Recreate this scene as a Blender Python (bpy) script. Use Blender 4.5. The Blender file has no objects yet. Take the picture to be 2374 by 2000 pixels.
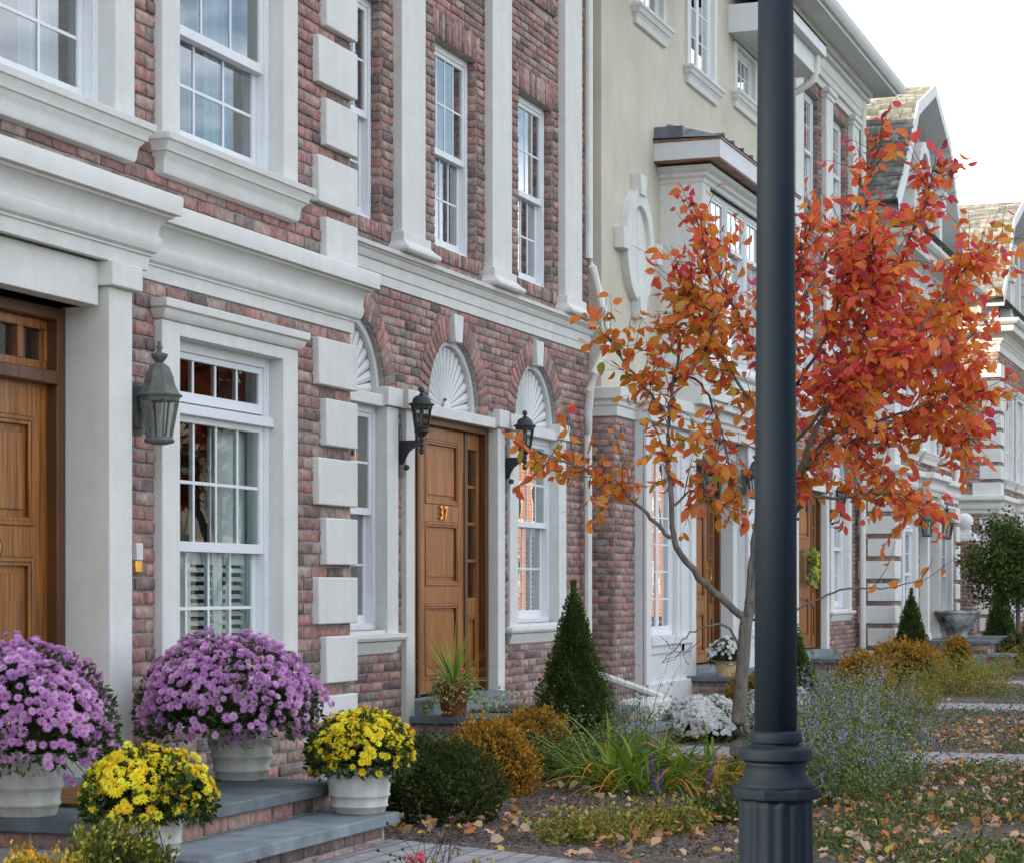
import bpy, math, random
import numpy as np
from mathutils import Vector
random.seed(7); RNG=np.random.default_rng(7)
R=math.radians
sc=bpy.context.scene
# ---------------- camera, world, sun, exposure ----------------
ZC=1.35
cam=bpy.data.cameras.new('camera'); co=bpy.data.objects.new('camera',cam); sc.collection.objects.link(co)
co.location=(0,0,ZC); co.rotation_euler=(R(90),0,R(19.986-90))
cam.sensor_width=36; cam.lens=76.43; cam.shift_y=360/2374; cam.clip_end=3000; cam.clip_start=.1
cam.dof.use_dof=True; cam.dof.focus_distance=14.5; cam.dof.aperture_fstop=11
sc.camera=co
SUN_EL=20; SUN_AZ=(-.70,.714)      # direction towards the sun (x along the street, y behind the houses)
w=bpy.data.worlds.new('World'); sc.world=w; w.use_nodes=True
nt=w.node_tree; nt.nodes.clear(); N=nt.nodes.new; L=nt.links.new
out=N('ShaderNodeOutputWorld'); bg=N('ShaderNodeBackground'); sky=N('ShaderNodeTexSky')
sky.sky_type='NISHITA'; sky.sun_disc=False; sky.sun_elevation=R(SUN_EL)
sky.sun_rotation=math.atan2(SUN_AZ[0],SUN_AZ[1]); sky.dust_density=1.5
tc=N('ShaderNodeTexCoord'); mp=N('ShaderNodeMapping'); mp.inputs['Scale'].default_value=(1,1,2.6)
no=N('ShaderNodeTexNoise'); no.inputs['Scale'].default_value=2.6; no.inputs['Detail'].default_value=7; no.inputs['Roughness'].default_value=.58
rp=N('ShaderNodeValToRGB'); rp.color_ramp.elements[0].position=.43; rp.color_ramp.elements[1].position=.60
sx=N('ShaderNodeSeparateXYZ'); hz=N('ShaderNodeMapRange'); hz.inputs['From Min'].default_value=.36; hz.inputs['From Max'].default_value=.20
mx=N('ShaderNodeMath'); mx.operation='MAXIMUM'
mix=N('ShaderNodeMix'); mix.data_type='RGBA'; mix.inputs['B'].default_value=(14.0,14.7,15.9,1)
L(tc.outputs['Generated'],mp.inputs[0]); L(mp.outputs[0],no.inputs['Vector']); L(no.outputs['Fac'],rp.inputs[0])
L(tc.outputs['Generated'],sx.inputs[0]); L(sx.outputs['Z'],hz.inputs['Value'])
hy=N('ShaderNodeMapRange'); hy.inputs['From Min'].default_value=-.22; hy.inputs['From Max'].default_value=-.02; L(sx.outputs['Y'],hy.inputs['Value'])
hm=N('ShaderNodeMath'); hm.operation='MULTIPLY'; L(hz.outputs[0],hm.inputs[0]); L(hy.outputs[0],hm.inputs[1]); L(rp.outputs[0],mx.inputs[0]); L(hm.outputs[0],mx.inputs[1])
L(mx.outputs[0],mix.inputs['Factor']); L(sky.outputs[0],mix.inputs['A']); L(mix.outputs['Result'],bg.inputs[0]); L(bg.outputs[0],out.inputs[0])
bg.inputs[1].default_value=.10
sl=bpy.data.lights.new('sun','SUN'); sl.energy=5; sl.angle=R(.5); sl.color=(1,.80,.55)
so=bpy.data.objects.new('sun',sl); sc.collection.objects.link(so)
ce=math.cos(R(SUN_EL)); sd=Vector((SUN_AZ[0]*ce,SUN_AZ[1]*ce,math.sin(R(SUN_EL))))
so.rotation_euler=sd.to_track_quat('Z','Y').to_euler()
sc.view_settings.view_transform='Standard'; sc.view_settings.look='None'; sc.view_settings.exposure=1.02; sc.view_settings.gamma=1
sc.render.resolution_x=1024; sc.render.resolution_y=862
# ---------------- object helpers ----------------
class MB:
    def __init__(s): s.v=[]; s.f=[]
    def box(s,x0,x1,y0,y1,z0,z1):
        b=len(s.v); s.v+=[(x0,y0,z0),(x1,y0,z0),(x1,y1,z0),(x0,y1,z0),(x0,y0,z1),(x1,y0,z1),(x1,y1,z1),(x0,y1,z1)]
        s.f+=[(b,b+3,b+2,b+1),(b+4,b+5,b+6,b+7),(b,b+1,b+5,b+4),(b+1,b+2,b+6,b+5),(b+2,b+3,b+7,b+6),(b+3,b,b+4,b+7)]; return s
    def poly(s,pts):
        b=len(s.v); s.v+=[tuple(p) for p in pts]; s.f.append(tuple(range(b,b+len(pts)))); return s
    def prism(s,pts,y0,y1):          # outline in x,z extruded along y
        b=len(s.v); n=len(pts); s.v+=[(p[0],y0,p[1]) for p in pts]+[(p[0],y1,p[1]) for p in pts]
        s.f.append(tuple(range(b,b+n))); s.f.append(tuple(range(b+2*n-1,b+n-1,-1)))
        s.f+=[(b+i,b+n+i,b+n+(i+1)%n,b+(i+1)%n) for i in range(n)]; return s
    def lathe(s,c,prof,n=24,tilt=None,squash=1,ridge=0,nr=0):
        b=len(s.v)
        for r,z in prof:
            for i in range(n):
                a=2*math.pi*i/n; rr=r*(1+ridge*math.cos(nr*a)) if nr else r
                s.v.append((c[0]+rr*math.cos(a),c[1]+rr*squash*math.sin(a),c[2]+z))
        for j in range(len(prof)-1):
            for i in range(n):
                k=(i+1)%n; s.f.append((b+j*n+i,b+j*n+k,b+(j+1)*n+k,b+(j+1)*n+i))
        s.f.append(tuple(b+i for i in range(n-1,-1,-1))); s.f.append(tuple(b+(len(prof)-1)*n+i for i in range(n))); return s
    def tube(s,pts,rad,n=8,flat=1):
        b=len(s.v); P=[Vector(p) for p in pts]; m=len(P)
        if not hasattr(rad,'__len__'): rad=[rad]*m
        for i,p in enumerate(P):
            d=(P[min(i+1,m-1)]-P[max(i-1,0)]).normalized()
            u=d.cross(Vector((0,0,1))); u=u.normalized() if u.length>.05 else Vector((1,0,0)); v=d.cross(u).normalized()
            for k in range(n):
                a=2*math.pi*(k+.5)/n; q=p+u*math.cos(a)*rad[i]+v*math.sin(a)*rad[i]*flat; s.v.append(tuple(q))
        for i in range(m-1):
            for k in range(n): s.f.append((b+i*n+k,b+i*n+(k+1)%n,b+(i+1)*n+(k+1)%n,b+(i+1)*n+k))
        s.f.append(tuple(b+i for i in range(n-1,-1,-1))); s.f.append(tuple(b+(m-1)*n+i for i in range(n))); return s
    def sweep(s,path,prof):          # profile (out,z) mitred along a plan path; outward is to the right of travel
        b=len(s.v); m=len(path); k=len(prof)
        for i in range(m):
            ns=[]
            for j in (i-1,i):
                if 0<=j<m-1:
                    dx,dy=path[j+1][0]-path[j][0],path[j+1][1]-path[j][1]; l=math.hypot(dx,dy); ns.append((dy/l,-dx/l))
            if len(ns)==2:
                mxn,my=ns[0][0]+ns[1][0],ns[0][1]+ns[1][1]; l2=1+ns[0][0]*ns[1][0]+ns[0][1]*ns[1][1]; n=(mxn/l2,my/l2)
            else: n=ns[0]
            for o,z in prof: s.v.append((path[i][0]+n[0]*o,path[i][1]+n[1]*o,z))
        for i in range(m-1):
            for j in range(k-1): s.f.append((b+i*k+j,b+(i+1)*k+j,b+(i+1)*k+j+1,b+i*k+j+1))
        s.f.append(tuple(b+j for j in range(k))); s.f.append(tuple(b+(m-1)*k+j for j in range(k-1,-1,-1))); return s
def origin_of(p):
    o=Vector((0,0,0))
    while p is not None: o+=p.location; p=p.parent
    return o
def link(name,me,mat,parent):
    o=bpy.data.objects.new(name,me); sc.collection.objects.link(o)
    if mat and not me.materials: me.materials.append(mat)
    if parent is not None: o.parent=parent
    return o
def obj(name,mb,mat,parent=None,bevel=0,smooth=False,loc=None,auto=0):
    off=origin_of(parent) if loc is None else Vector(loc)
    me=bpy.data.meshes.new(name); o3=tuple(off)
    me.from_pydata([(a-o3[0],b-o3[1],c-o3[2]) for a,b,c in mb.v],[],mb.f); me.validate(); me.update()
    o=link(name,me,mat,parent)
    if loc is not None: o.location=loc
    me.polygons.foreach_set('use_smooth',[True]*len(me.polygons))
    if not smooth: me.set_sharp_from_angle(angle=R(31))
    if bevel:
        m=o.modifiers.new('edge','BEVEL'); m.width=bevel; m.segments=2; m.limit_method='ANGLE'; m.angle_limit=R(40)
    return o
def nmesh(name,V,F,mat,parent=None,attrs=None,loc=None,smooth=False):
    """numpy mesh with faces of equal size F (M,k) or a list of such arrays"""
    if isinstance(F,np.ndarray): F=[F]
    off=np.array(origin_of(parent) if loc is None else loc,dtype=float)
    V=np.asarray(V,dtype=np.float32)-off.astype(np.float32)
    me=bpy.data.meshes.new(name); me.vertices.add(len(V)); me.vertices.foreach_set('co',V.ravel())
    tot=sum(f.size for f in F); npoly=sum(len(f) for f in F)
    me.loops.add(tot); me.polygons.add(npoly)
    me.loops.foreach_set('vertex_index',np.concatenate([f.ravel() for f in F]).astype(np.int32))
    starts=[];s=0
    for f in F: starts.append(s+np.arange(len(f))*f.shape[1]); s+=f.size
    me.polygons.foreach_set('loop_start',np.concatenate(starts).astype(np.int32))
    for an,av in (attrs or {}).items():
        at=me.attributes.new(an,'FLOAT','POINT'); at.data.foreach_set('value',np.asarray(av,dtype=np.float32))
    me.update(calc_edges=True)
    if smooth: me.polygons.foreach_set('use_smooth',np.ones(npoly,dtype=bool))
    o=link(name,me,mat,parent)
    if loc is not None: o.location=loc
    return o
def thing(name,label,cat,loc,group=None,rotz=0):
    o=bpy.data.objects.new(name,None); sc.collection.objects.link(o); o.location=loc; o.rotation_euler=(0,0,rotz)
    o.empty_display_size=.2; tag(o,label,cat,group); return o
def tag(o,label,cat,group=None):
    o['label']=label; o['category']=cat
    if group: o['group']=group
    return o
def dup(root,loc,label=None,rotz=None,scale=None):
    def cp(o,par):
        c=o.copy(); sc.collection.objects.link(c); c.parent=par
        for ch in o.children: cp(ch,c)
        return c
    r=cp(root,None); r.location=loc
    if rotz is not None: r.rotation_euler=(0,0,rotz)
    if scale: r.scale=(scale,)*3
    if label: r['label']=label
    return r
# ---------------- materials ----------------
def mat(name,base,rough=.8,spec=.3,metal=0,ns=8,amt=.12,bump=0,bs=60,col2=None,stretch=None,streak=0):
    m=bpy.data.materials.new(name); m.use_nodes=True; t=m.node_tree; p=t.nodes['Principled BSDF']; n=t.nodes.new; l=t.links.new
    p.inputs['Roughness'].default_value=rough; p.inputs['Specular IOR Level'].default_value=spec; p.inputs['Metallic'].default_value=metal
    tc=n('ShaderNodeTexCoord'); mpp=n('ShaderNodeMapping'); l(tc.outputs['Object'],mpp.inputs[0])
    if stretch: mpp.inputs['Scale'].default_value=stretch
    no=n('ShaderNodeTexNoise'); no.inputs['Scale'].default_value=ns; no.inputs['Detail'].default_value=6; no.inputs['Roughness'].default_value=.65; l(mpp.outputs[0],no.inputs['Vector'])
    c2=col2 or tuple(max(0,c*(1-2.4*amt)) for c in base); c1=base if col2 else tuple(min(1,c*(1+amt)) for c in base)
    r=n('ShaderNodeValToRGB'); r.color_ramp.elements[0].position=.32; r.color_ramp.elements[1].position=.68
    r.color_ramp.elements[0].color=(*c2,1); r.color_ramp.elements[1].color=(*c1,1); l(no.outputs['Fac'],r.inputs[0])
    last=r.outputs[0]
    if streak:
        m3=n('ShaderNodeMapping'); m3.inputs['Scale'].default_value=(9,9,.7); l(tc.outputs['Object'],m3.inputs[0])
        n3=n('ShaderNodeTexNoise'); n3.inputs['Scale'].default_value=1.5; n3.inputs['Detail'].default_value=5; l(m3.outputs[0],n3.inputs['Vector'])
        r3=n('ShaderNodeValToRGB'); r3.color_ramp.elements[0].position=.35; r3.color_ramp.elements[1].position=.6
        g=1-streak; r3.color_ramp.elements[0].color=(g,g*.985,g*.95,1); r3.color_ramp.elements[1].color=(1,1,1,1); l(n3.outputs['Fac'],r3.inputs[0])
        mu=n('ShaderNodeMix'); mu.data_type='RGBA'; mu.blend_type='MULTIPLY'; mu.inputs['Factor'].default_value=1; l(last,mu.inputs['A']); l(r3.outputs[0],mu.inputs['B']); last=mu.outputs['Result']
    l(last,p.inputs['Base Color'])
    if bump:
        n2=n('ShaderNodeTexNoise'); n2.inputs['Scale'].default_value=bs; n2.inputs['Detail'].default_value=4; l(mpp.outputs[0],n2.inputs['Vector'])
        b=n('ShaderNodeBump'); b.inputs['Strength'].default_value=bump; b.inputs['Distance'].default_value=.01; l(n2.outputs['Fac'],b.inputs['Height']); l(b.outputs[0],p.inputs['Normal'])
    return m
def rndmat(name,stops,rough=.8,spec=.3,trans=0,mottle=0,bump=0,smear=False):
    """colour taken from the 'rnd' attribute through a ramp"""
    m=bpy.data.materials.new(name); m.use_nodes=True; t=m.node_tree; p=t.nodes['Principled BSDF']; n=t.nodes.new; l=t.links.new
    p.inputs['Roughness'].default_value=rough; p.inputs['Specular IOR Level'].default_value=spec
    a=n('ShaderNodeAttribute'); a.attribute_name='rnd'; r=n('ShaderNodeValToRGB'); cr=r.color_ramp
    while len(cr.elements)<len(stops): cr.elements.new(.5)
    for e,(q,c) in zip(cr.elements,stops): e.position=q; e.color=(*c,1)
    l(a.outputs['Fac'],r.inputs[0]); last=r.outputs[0]; tc=n('ShaderNodeTexCoord')
    if mottle:
        no=n('ShaderNodeTexNoise'); no.inputs['Scale'].default_value=mottle; no.inputs['Detail'].default_value=5; l(tc.outputs['Object'],no.inputs['Vector'])
        mr=n('ShaderNodeMapRange'); mr.inputs['From Min'].default_value=.3; mr.inputs['From Max'].default_value=.7; mr.inputs['To Min'].default_value=.62; mr.inputs['To Max'].default_value=1.3; l(no.outputs['Fac'],mr.inputs['Value'])
        mu=n('ShaderNodeMix'); mu.data_type='RGBA'; mu.blend_type='MULTIPLY'; mu.inputs['Factor'].default_value=1; l(last,mu.inputs['A']); l(mr.outputs[0],mu.inputs['B']); last=mu.outputs['Result']
    if smear:
        mpp=n('ShaderNodeMapping'); mpp.inputs['Scale'].default_value=(38,38,13); l(tc.outputs['Object'],mpp.inputs[0])
        n2=n('ShaderNodeTexNoise'); n2.inputs['Scale'].default_value=1; n2.inputs['Detail'].default_value=5; n2.inputs['Roughness'].default_value=.7; l(mpp.outputs[0],n2.inputs['Vector'])
        r2=n('ShaderNodeValToRGB'); r2.color_ramp.elements[0].position=.55; r2.color_ramp.elements[1].position=.75
        r2.color_ramp.elements[0].color=(0,0,0,1); r2.color_ramp.elements[1].color=(.55,.55,.55,1); l(n2.outputs['Fac'],r2.inputs[0])
        m2=n('ShaderNodeMix'); m2.data_type='RGBA'; l(r2.outputs[0],m2.inputs['Factor']); l(last,m2.inputs['A']); m2.inputs['B'].default_value=(.52,.42,.40,1); last=m2.outputs['Result']
    l(last,p.inputs['Base Color'])
    if bump:
        n3=n('ShaderNodeTexNoise'); n3.inputs['Scale'].default_value=70; n3.inputs['Detail'].default_value=6; l(tc.outputs['Object'],n3.inputs['Vector'])
        b=n('ShaderNodeBump'); b.inputs['Strength'].default_value=bump; b.inputs['Distance'].default_value=.012; l(n3.outputs['Fac'],b.inputs['Height']); l(b.outputs[0],p.inputs['Normal'])
    if trans:
        tr=n('ShaderNodeBsdfTranslucent'); l(last,tr.inputs[0]); mm=n('ShaderNodeMixShader'); mm.inputs[0].default_value=trans
        l(p.outputs[0],mm.inputs[1]); l(tr.outputs[0],mm.inputs[2]); l(mm.outputs[0],t.nodes['Material Output'].inputs[0])
    return m
M={}
M['brick']=rndmat('brick',[(0,(.15,.115,.11)),(.16,(.23,.16,.15)),(.34,(.31,.19,.17)),(.5,(.38,.20,.175)),(.62,(.42,.24,.21)),(.74,(.46,.32,.285)),(.86,(.35,.27,.245)),(1,(.23,.195,.185))],.9,.2,0,22,.7,True)
M['mortar']=mat('mortar',(.39,.38,.355),.95,.1,ns=30,amt=.2,bump=.5,bs=90)
M['stucco']=mat('cast_stone',(.715,.72,.705),.92,.15,ns=6,amt=.03,bump=.35,bs=160,streak=.03)
M['cream']=mat('cream_stucco',(.615,.575,.485),.95,.1,ns=1.4,amt=.06,bump=.4,bs=140,streak=.035)
M['vinyl']=mat('white_window_paint',(.74,.77,.80),.45,.4,ns=5,amt=.02)
M['white']=mat('white_painted_wood',(.66,.675,.68),.6,.3,ns=5,amt=.03,bump=.1)
M['spout']=mat('white_downspout_metal',(.74,.74,.70),.4,.5,ns=4,amt=.05,bump=.05)
M['wood']=mat('varnished_oak',(.45,.175,.037),.32,.5,ns=4,amt=0,col2=(.10,.034,.009),stretch=(14,14,.5),bump=.08,bs=30)
M['wood_dark']=mat('dark_varnished_oak',(.15,.060,.017),.4,.45,ns=3.5,amt=0,col2=(.06,.023,.008),stretch=(9,9,.6))
M['blue']=mat('bluestone',(.135,.165,.18),.7,.35,ns=5,amt=.18,bump=.25,bs=25)
M['bluelight']=mat('worn_bluestone',(.22,.26,.28),.75,.3,ns=6,amt=.15,bump=.25,bs=25)
M['iron']=mat('black_painted_iron',(.0045,.0115,.022),.72,.18,ns=60,amt=.08,bump=.10,bs=160)
M['bronze']=mat('dark_bronze',(.030,.036,.040),.5,.6,ns=25,amt=.3,bump=.2,bs=80)
M['verdigris']=mat('weathered_copper',(.15,.155,.145),.65,.4,ns=14,amt=.25,col2=(.075,.08,.07),bump=.2,bs=60)
M['pot']=mat('weathered_white_clay',(.66,.66,.62),.85,.2,ns=9,amt=.09,bump=.3,bs=60,streak=.16)
M['terracotta']=mat('terracotta',(.30,.115,.065),.85,.2,ns=12,amt=.2,bump=.2)
M['soil']=mat('potting_soil',(.04,.028,.02),.95,.1,ns=30,amt=.3,bump=.6)
M['shingle']=mat('gray_shingle',(.18,.185,.17),.95,.1,ns=6,amt=.3,bump=.4,bs=50)
M['copper']=mat('old_copper',(.30,.13,.08),.5,.5,ns=9,amt=.3)
M['metalroof']=mat('lead_gray_roof_metal',(.16,.17,.21),.45,.5,ns=6,amt=.2)
M['siding']=mat('white_clapboard',(.72,.73,.74),.6,.3,ns=4,amt=.04)
M['gold']=mat('polished_brass',(.95,.62,.16),.25,.5,metal=1,ns=20,amt=.1)
M['bark']=mat('gray_bark',(.23,.205,.18),.9,.2,ns=14,amt=.3,col2=(.12,.10,.088),bump=.6,bs=50,stretch=(2,2,.7))
M['barkd']=mat('dark_twig_bark',(.06,.045,.042),.85,.2,ns=20,amt=.3,bump=.4)
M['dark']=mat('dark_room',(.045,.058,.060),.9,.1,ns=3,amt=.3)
M['curtain']=mat('pale_curtain',(.48,.55,.55),.9,.1,ns=3,amt=.12,stretch=(14,3,.2))
M['shutter']=mat('pale_interior_shutter',(.74,.82,.81),.6,.3,ns=4,amt=.04)
M['mat']=mat('coir_doormat',(.26,.15,.06),.98,.05,ns=40,amt=.3,bump=.8,bs=200)
M['matgray']=mat('gray_doormat',(.13,.115,.10),.98,.05,ns=40,amt=.3,bump=.8,bs=200)
M['barrel']=mat('pale_pine',(.62,.46,.24),.7,.3,ns=5,amt=.15,stretch=(12,12,1))
M['core']=mat('shaded_twigs',(.030,.036,.016),.95,.05,ns=20,amt=.3,bump=.5)  # near-black: shade deep inside foliage put into the colour
M['litbrick']=mat('red_facade_brick',(.40,.14,.07),.9,.1,ns=5,amt=.15)
lb=M['litbrick']; t_=lb.node_tree; bt=t_.nodes.new('ShaderNodeTexBrick'); tcb=t_.nodes.new('ShaderNodeTexCoord'); mpb=t_.nodes.new('ShaderNodeMapping'); mpb.inputs['Rotation'].default_value=(R(90),0,0); bt.inputs['Scale'].default_value=1; bt.inputs['Brick Width'].default_value=.4; bt.inputs['Row Height'].default_value=.14; bt.inputs['Mortar Size'].default_value=.02
bt.inputs['Color1'].default_value=(.46,.15,.07,1); bt.inputs['Color2'].default_value=(.36,.11,.06,1); bt.inputs['Mortar'].default_value=(.45,.36,.28,1); t_.links.new(tcb.outputs['Object'],mpb.inputs[0]); t_.links.new(mpb.outputs[0],bt.inputs['Vector']); t_.links.new(bt.outputs[0],t_.nodes['Principled BSDF'].inputs['Base Color'])
M['graysid']=mat('gray_clapboard',(.42,.42,.38),.8,.2,ns=2,amt=.1)
M['asphalt']=mat('asphalt',(.05,.05,.052),.95,.2,ns=20,amt=.2,bump=.4)
M['concrete']=mat('concrete',(.36,.35,.33),.9,.2,ns=4,amt=.12,bump=.2)
def glass(name,tint=(1,1,1),boost=1.7,wave=.02):
    m=bpy.data.materials.new(name); m.use_nodes=True; t=m.node_tree; t.nodes.clear(); n=t.nodes.new; l=t.links.new
    o=n('ShaderNodeOutputMaterial'); fr=n('ShaderNodeFresnel'); fr.inputs[0].default_value=1.52
    mu=n('ShaderNodeMath'); mu.operation='MULTIPLY'; mu.use_clamp=True; mu.inputs[1].default_value=boost; l(fr.outputs[0],mu.inputs[0])
    tr=n('ShaderNodeBsdfTransparent'); tr.inputs[0].default_value=(*tint,1); gl=n('ShaderNodeBsdfGlossy'); gl.inputs['Roughness'].default_value=.003
    tc=n('ShaderNodeTexCoord'); no=n('ShaderNodeTexNoise'); no.inputs['Scale'].default_value=3; l(tc.outputs['Object'],no.inputs['Vector'])
    b=n('ShaderNodeBump'); b.inputs['Strength'].default_value=wave; b.inputs['Distance'].default_value=.1; l(no.outputs['Fac'],b.inputs['Height']); l(b.outputs[0],gl.inputs['Normal'])
    ms=n('ShaderNodeMixShader'); l(mu.outputs[0],ms.inputs[0]); l(tr.outputs[0],ms.inputs[1]); l(gl.outputs[0],ms.inputs[2]); l(ms.outputs[0],o.inputs[0]); return m
M['glass']=glass('window_glass',(.86,.95,.94),3.4,.004); M['glass_low']=glass('clear_window_glass',(.92,.98,.97),1.15,.008); M['lampglass']=glass('lamp_glass',(.75,.78,.75),1.4)
# ground-like materials
def pavers_mat():
    m=bpy.data.materials.new('gray_pavers'); m.use_nodes=True; t=m.node_tree; p=t.nodes['Principled BSDF']; n=t.nodes.new; l=t.links.new
    tc=n('ShaderNodeTexCoord'); b=n('ShaderNodeTexBrick'); b.inputs['Scale'].default_value=1; b.inputs['Brick Width'].default_value=.21; b.inputs['Row Height'].default_value=.105
    b.inputs['Mortar Size'].default_value=.005; b.inputs['Color1'].default_value=(.24,.24,.255,1); b.inputs['Color2'].default_value=(.33,.31,.315,1); b.inputs['Mortar'].default_value=(.09,.085,.08,1)
    no=n('ShaderNodeTexNoise'); no.inputs['Scale'].default_value=18; no.inputs['Detail'].default_value=5; l(tc.outputs['Object'],no.inputs['Vector'])
    mu=n('ShaderNodeMix'); mu.data_type='RGBA'; mu.blend_type='OVERLAY'; mu.inputs['Factor'].default_value=.5; l(tc.outputs['Object'],b.inputs['Vector']); l(b.outputs[0],mu.inputs['A']); l(no.outputs['Fac'],mu.inputs['B']); l(mu.outputs['Result'],p.inputs['Base Color'])
    bp=n('ShaderNodeBump'); bp.inputs['Distance'].default_value=.006; bp.invert=True; l(b.outputs['Fac'],bp.inputs['Height']); l(bp.outputs[0],p.inputs['Normal']); p.inputs['Roughness'].default_value=.85; return m
M['pavers']=pavers_mat()
def mulch_mat():
    m=bpy.data.materials.new('dark_mulch'); m.use_nodes=True; t=m.node_tree; p=t.nodes['Principled BSDF']; n=t.nodes.new; l=t.links.new
    tc=n('ShaderNodeTexCoord'); v=n('ShaderNodeTexVoronoi'); v.inputs['Scale'].default_value=55; l(tc.outputs['Object'],v.inputs['Vector'])
    r=n('ShaderNodeValToRGB'); cr=r.color_ramp; cr.elements[0].color=(.055,.042,.033,1); cr.elements[1].color=(.24,.205,.175,1); cr.elements[1].position=.95; cr.elements.new(.6).color=(.12,.095,.078,1)
    l(v.outputs['Color'],r.inputs[0]); l(r.outputs[0],p.inputs['Base Color']); p.inputs['Roughness'].default_value=.95
    b=n('ShaderNodeBump'); b.inputs['Distance'].default_value=.02; b.inputs['Strength'].default_value=.9; l(v.outputs['Distance'],b.inputs['Height']); l(b.outputs[0],p.inputs['Normal']); return m
M['mulch']=mulch_mat()
M['chips']=rndmat('mulch_chips',[(0,(.05,.038,.03)),(.5,(.13,.10,.08)),(.85,(.25,.21,.18)),(1,(.36,.32,.29))],.95,.1)
def leafmat(name,stops,tr=.25,rough=.55): return rndmat(name,stops,rough,.35,tr)
M['boxdark']=leafmat('dark_boxwood_leaves',[(0,(0.022,0.033,0.006)),(.6,(0.048,0.073,0.013)),(.9,(0.090,0.113,0.021)),(1,(0.180,0.088,0.014))])
M['boxolive']=leafmat('olive_boxwood_leaves',[(0,(.035,.055,.008)),(.5,(.085,.115,.014)),(.88,(.15,.165,.02)),(1,(.26,.17,.025))])
M['boxorange']=leafmat('bronzed_boxwood_leaves',[(0,(0.128,0.080,0.012)),(.4,(0.320,0.167,0.019)),(.8,(0.544,0.275,0.026)),(1,(0.672,0.406,0.036))])
M['boxmix']=leafmat('mixed_boxwood_leaves',[(0,(0.064,0.072,0.010)),(.4,(0.153,0.144,0.016)),(.75,(0.344,0.216,0.018)),(1,(0.459,0.264,0.018))])
M['conifer']=leafmat('spruce_needles',[(0,(0.029,0.054,0.008)),(.55,(0.072,0.118,0.015)),(.95,(0.137,0.182,0.025)),(1,(0.317,0.189,0.029))],.15)
M['mumgreen']=leafmat('dark_green_leaves',[(0,(0.019,0.041,0.011)),(.7,(0.051,0.089,0.023)),(1,(0.135,0.176,0.032))])
M['lily']=leafmat('strap_leaves',[(0,(0.067,0.141,0.016)),(.6,(0.146,0.271,0.023)),(.82,(0.292,0.358,0.032)),(.9,(0.617,0.358,0.032)),(1,(0.635,0.282,0.040))],.35)
M['grassgreen']=leafmat('catmint_leaves',[(0,(0.071,0.115,0.033)),(.6,(0.166,0.230,0.066)),(1,(0.357,0.379,0.122))])
M['dryherb']=leafmat('fading_herb_leaves',[(0,(0.098,0.140,0.024)),(.5,(0.224,0.252,0.036)),(.8,(0.490,0.392,0.060)),(.92,(0.532,0.196,0.060)),(1,(0.420,0.084,0.060))])
M['variegated']=leafmat('variegated_ivy_leaves',[(0,(0.105,0.182,0.035)),(.55,(0.270,0.364,0.084)),(1,(0.750,0.728,0.336))])
M['spiky']=leafmat('dracaena_leaves',[(0,(0.096,0.208,0.024)),(1,(0.352,0.480,0.060))],.3)
M['vinca']=leafmat('ground_cover_leaves',[(0,(0.037,0.062,0.017)),(.6,(0.095,0.134,0.033)),(1,(0.232,0.259,0.065))],.2)
M['treegreen']=leafmat('small_tree_leaves',[(0,(0.038,0.064,0.013)),(.6,(0.089,0.128,0.021)),(.9,(0.191,0.204,0.031)),(1,(0.332,0.166,0.052))])
M['fallen']=leafmat('fallen_leaves',[(0,(.26,.11,.04)),(.25,(.42,.20,.08)),(.5,(.58,.40,.26)),(.65,(.62,.42,.08)),(.78,(.50,.10,.05)),(.88,(.60,.45,.36)),(1,(.36,.20,.13))],.2,.8)
M['autumn']=leafmat('autumn_leaves',[(0,(.40,.33,.05)),(.14,(.70,.34,.04)),(.38,(.84,.29,.055)),(.58,(.82,.19,.065)),(.74,(.74,.10,.075)),(.9,(.70,.08,.12)),(1,(.32,.05,.08))],.42,.5)
M['violet']=leafmat('violet_florets',[(0,(.26,.22,.52)),(1,(.56,.52,.84))],.2)
M['deepviolet']=leafmat('deep_violet_florets',[(0,(.13,.06,.32)),(1,(.24,.12,.45))],.2)
M['mauve']=leafmat('mauve_petals',[(0,(.46,.20,.48)),(.5,(.68,.35,.66)),(1,(.86,.58,.82))],.25)
M['yellow']=leafmat('yellow_petals',[(0,(0.817,0.527,0.019)),(.5,(0.920,0.778,0.028)),(1,(0.920,0.920,0.078))],.2)
M['whitep']=leafmat('white_petals',[(0,(.72,.71,.68)),(1,(.90,.90,.90))],.2)
M['pink']=leafmat('pink_petals',[(0,(.70,.08,.16)),(1,(.80,.20,.28))],.3)
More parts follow.
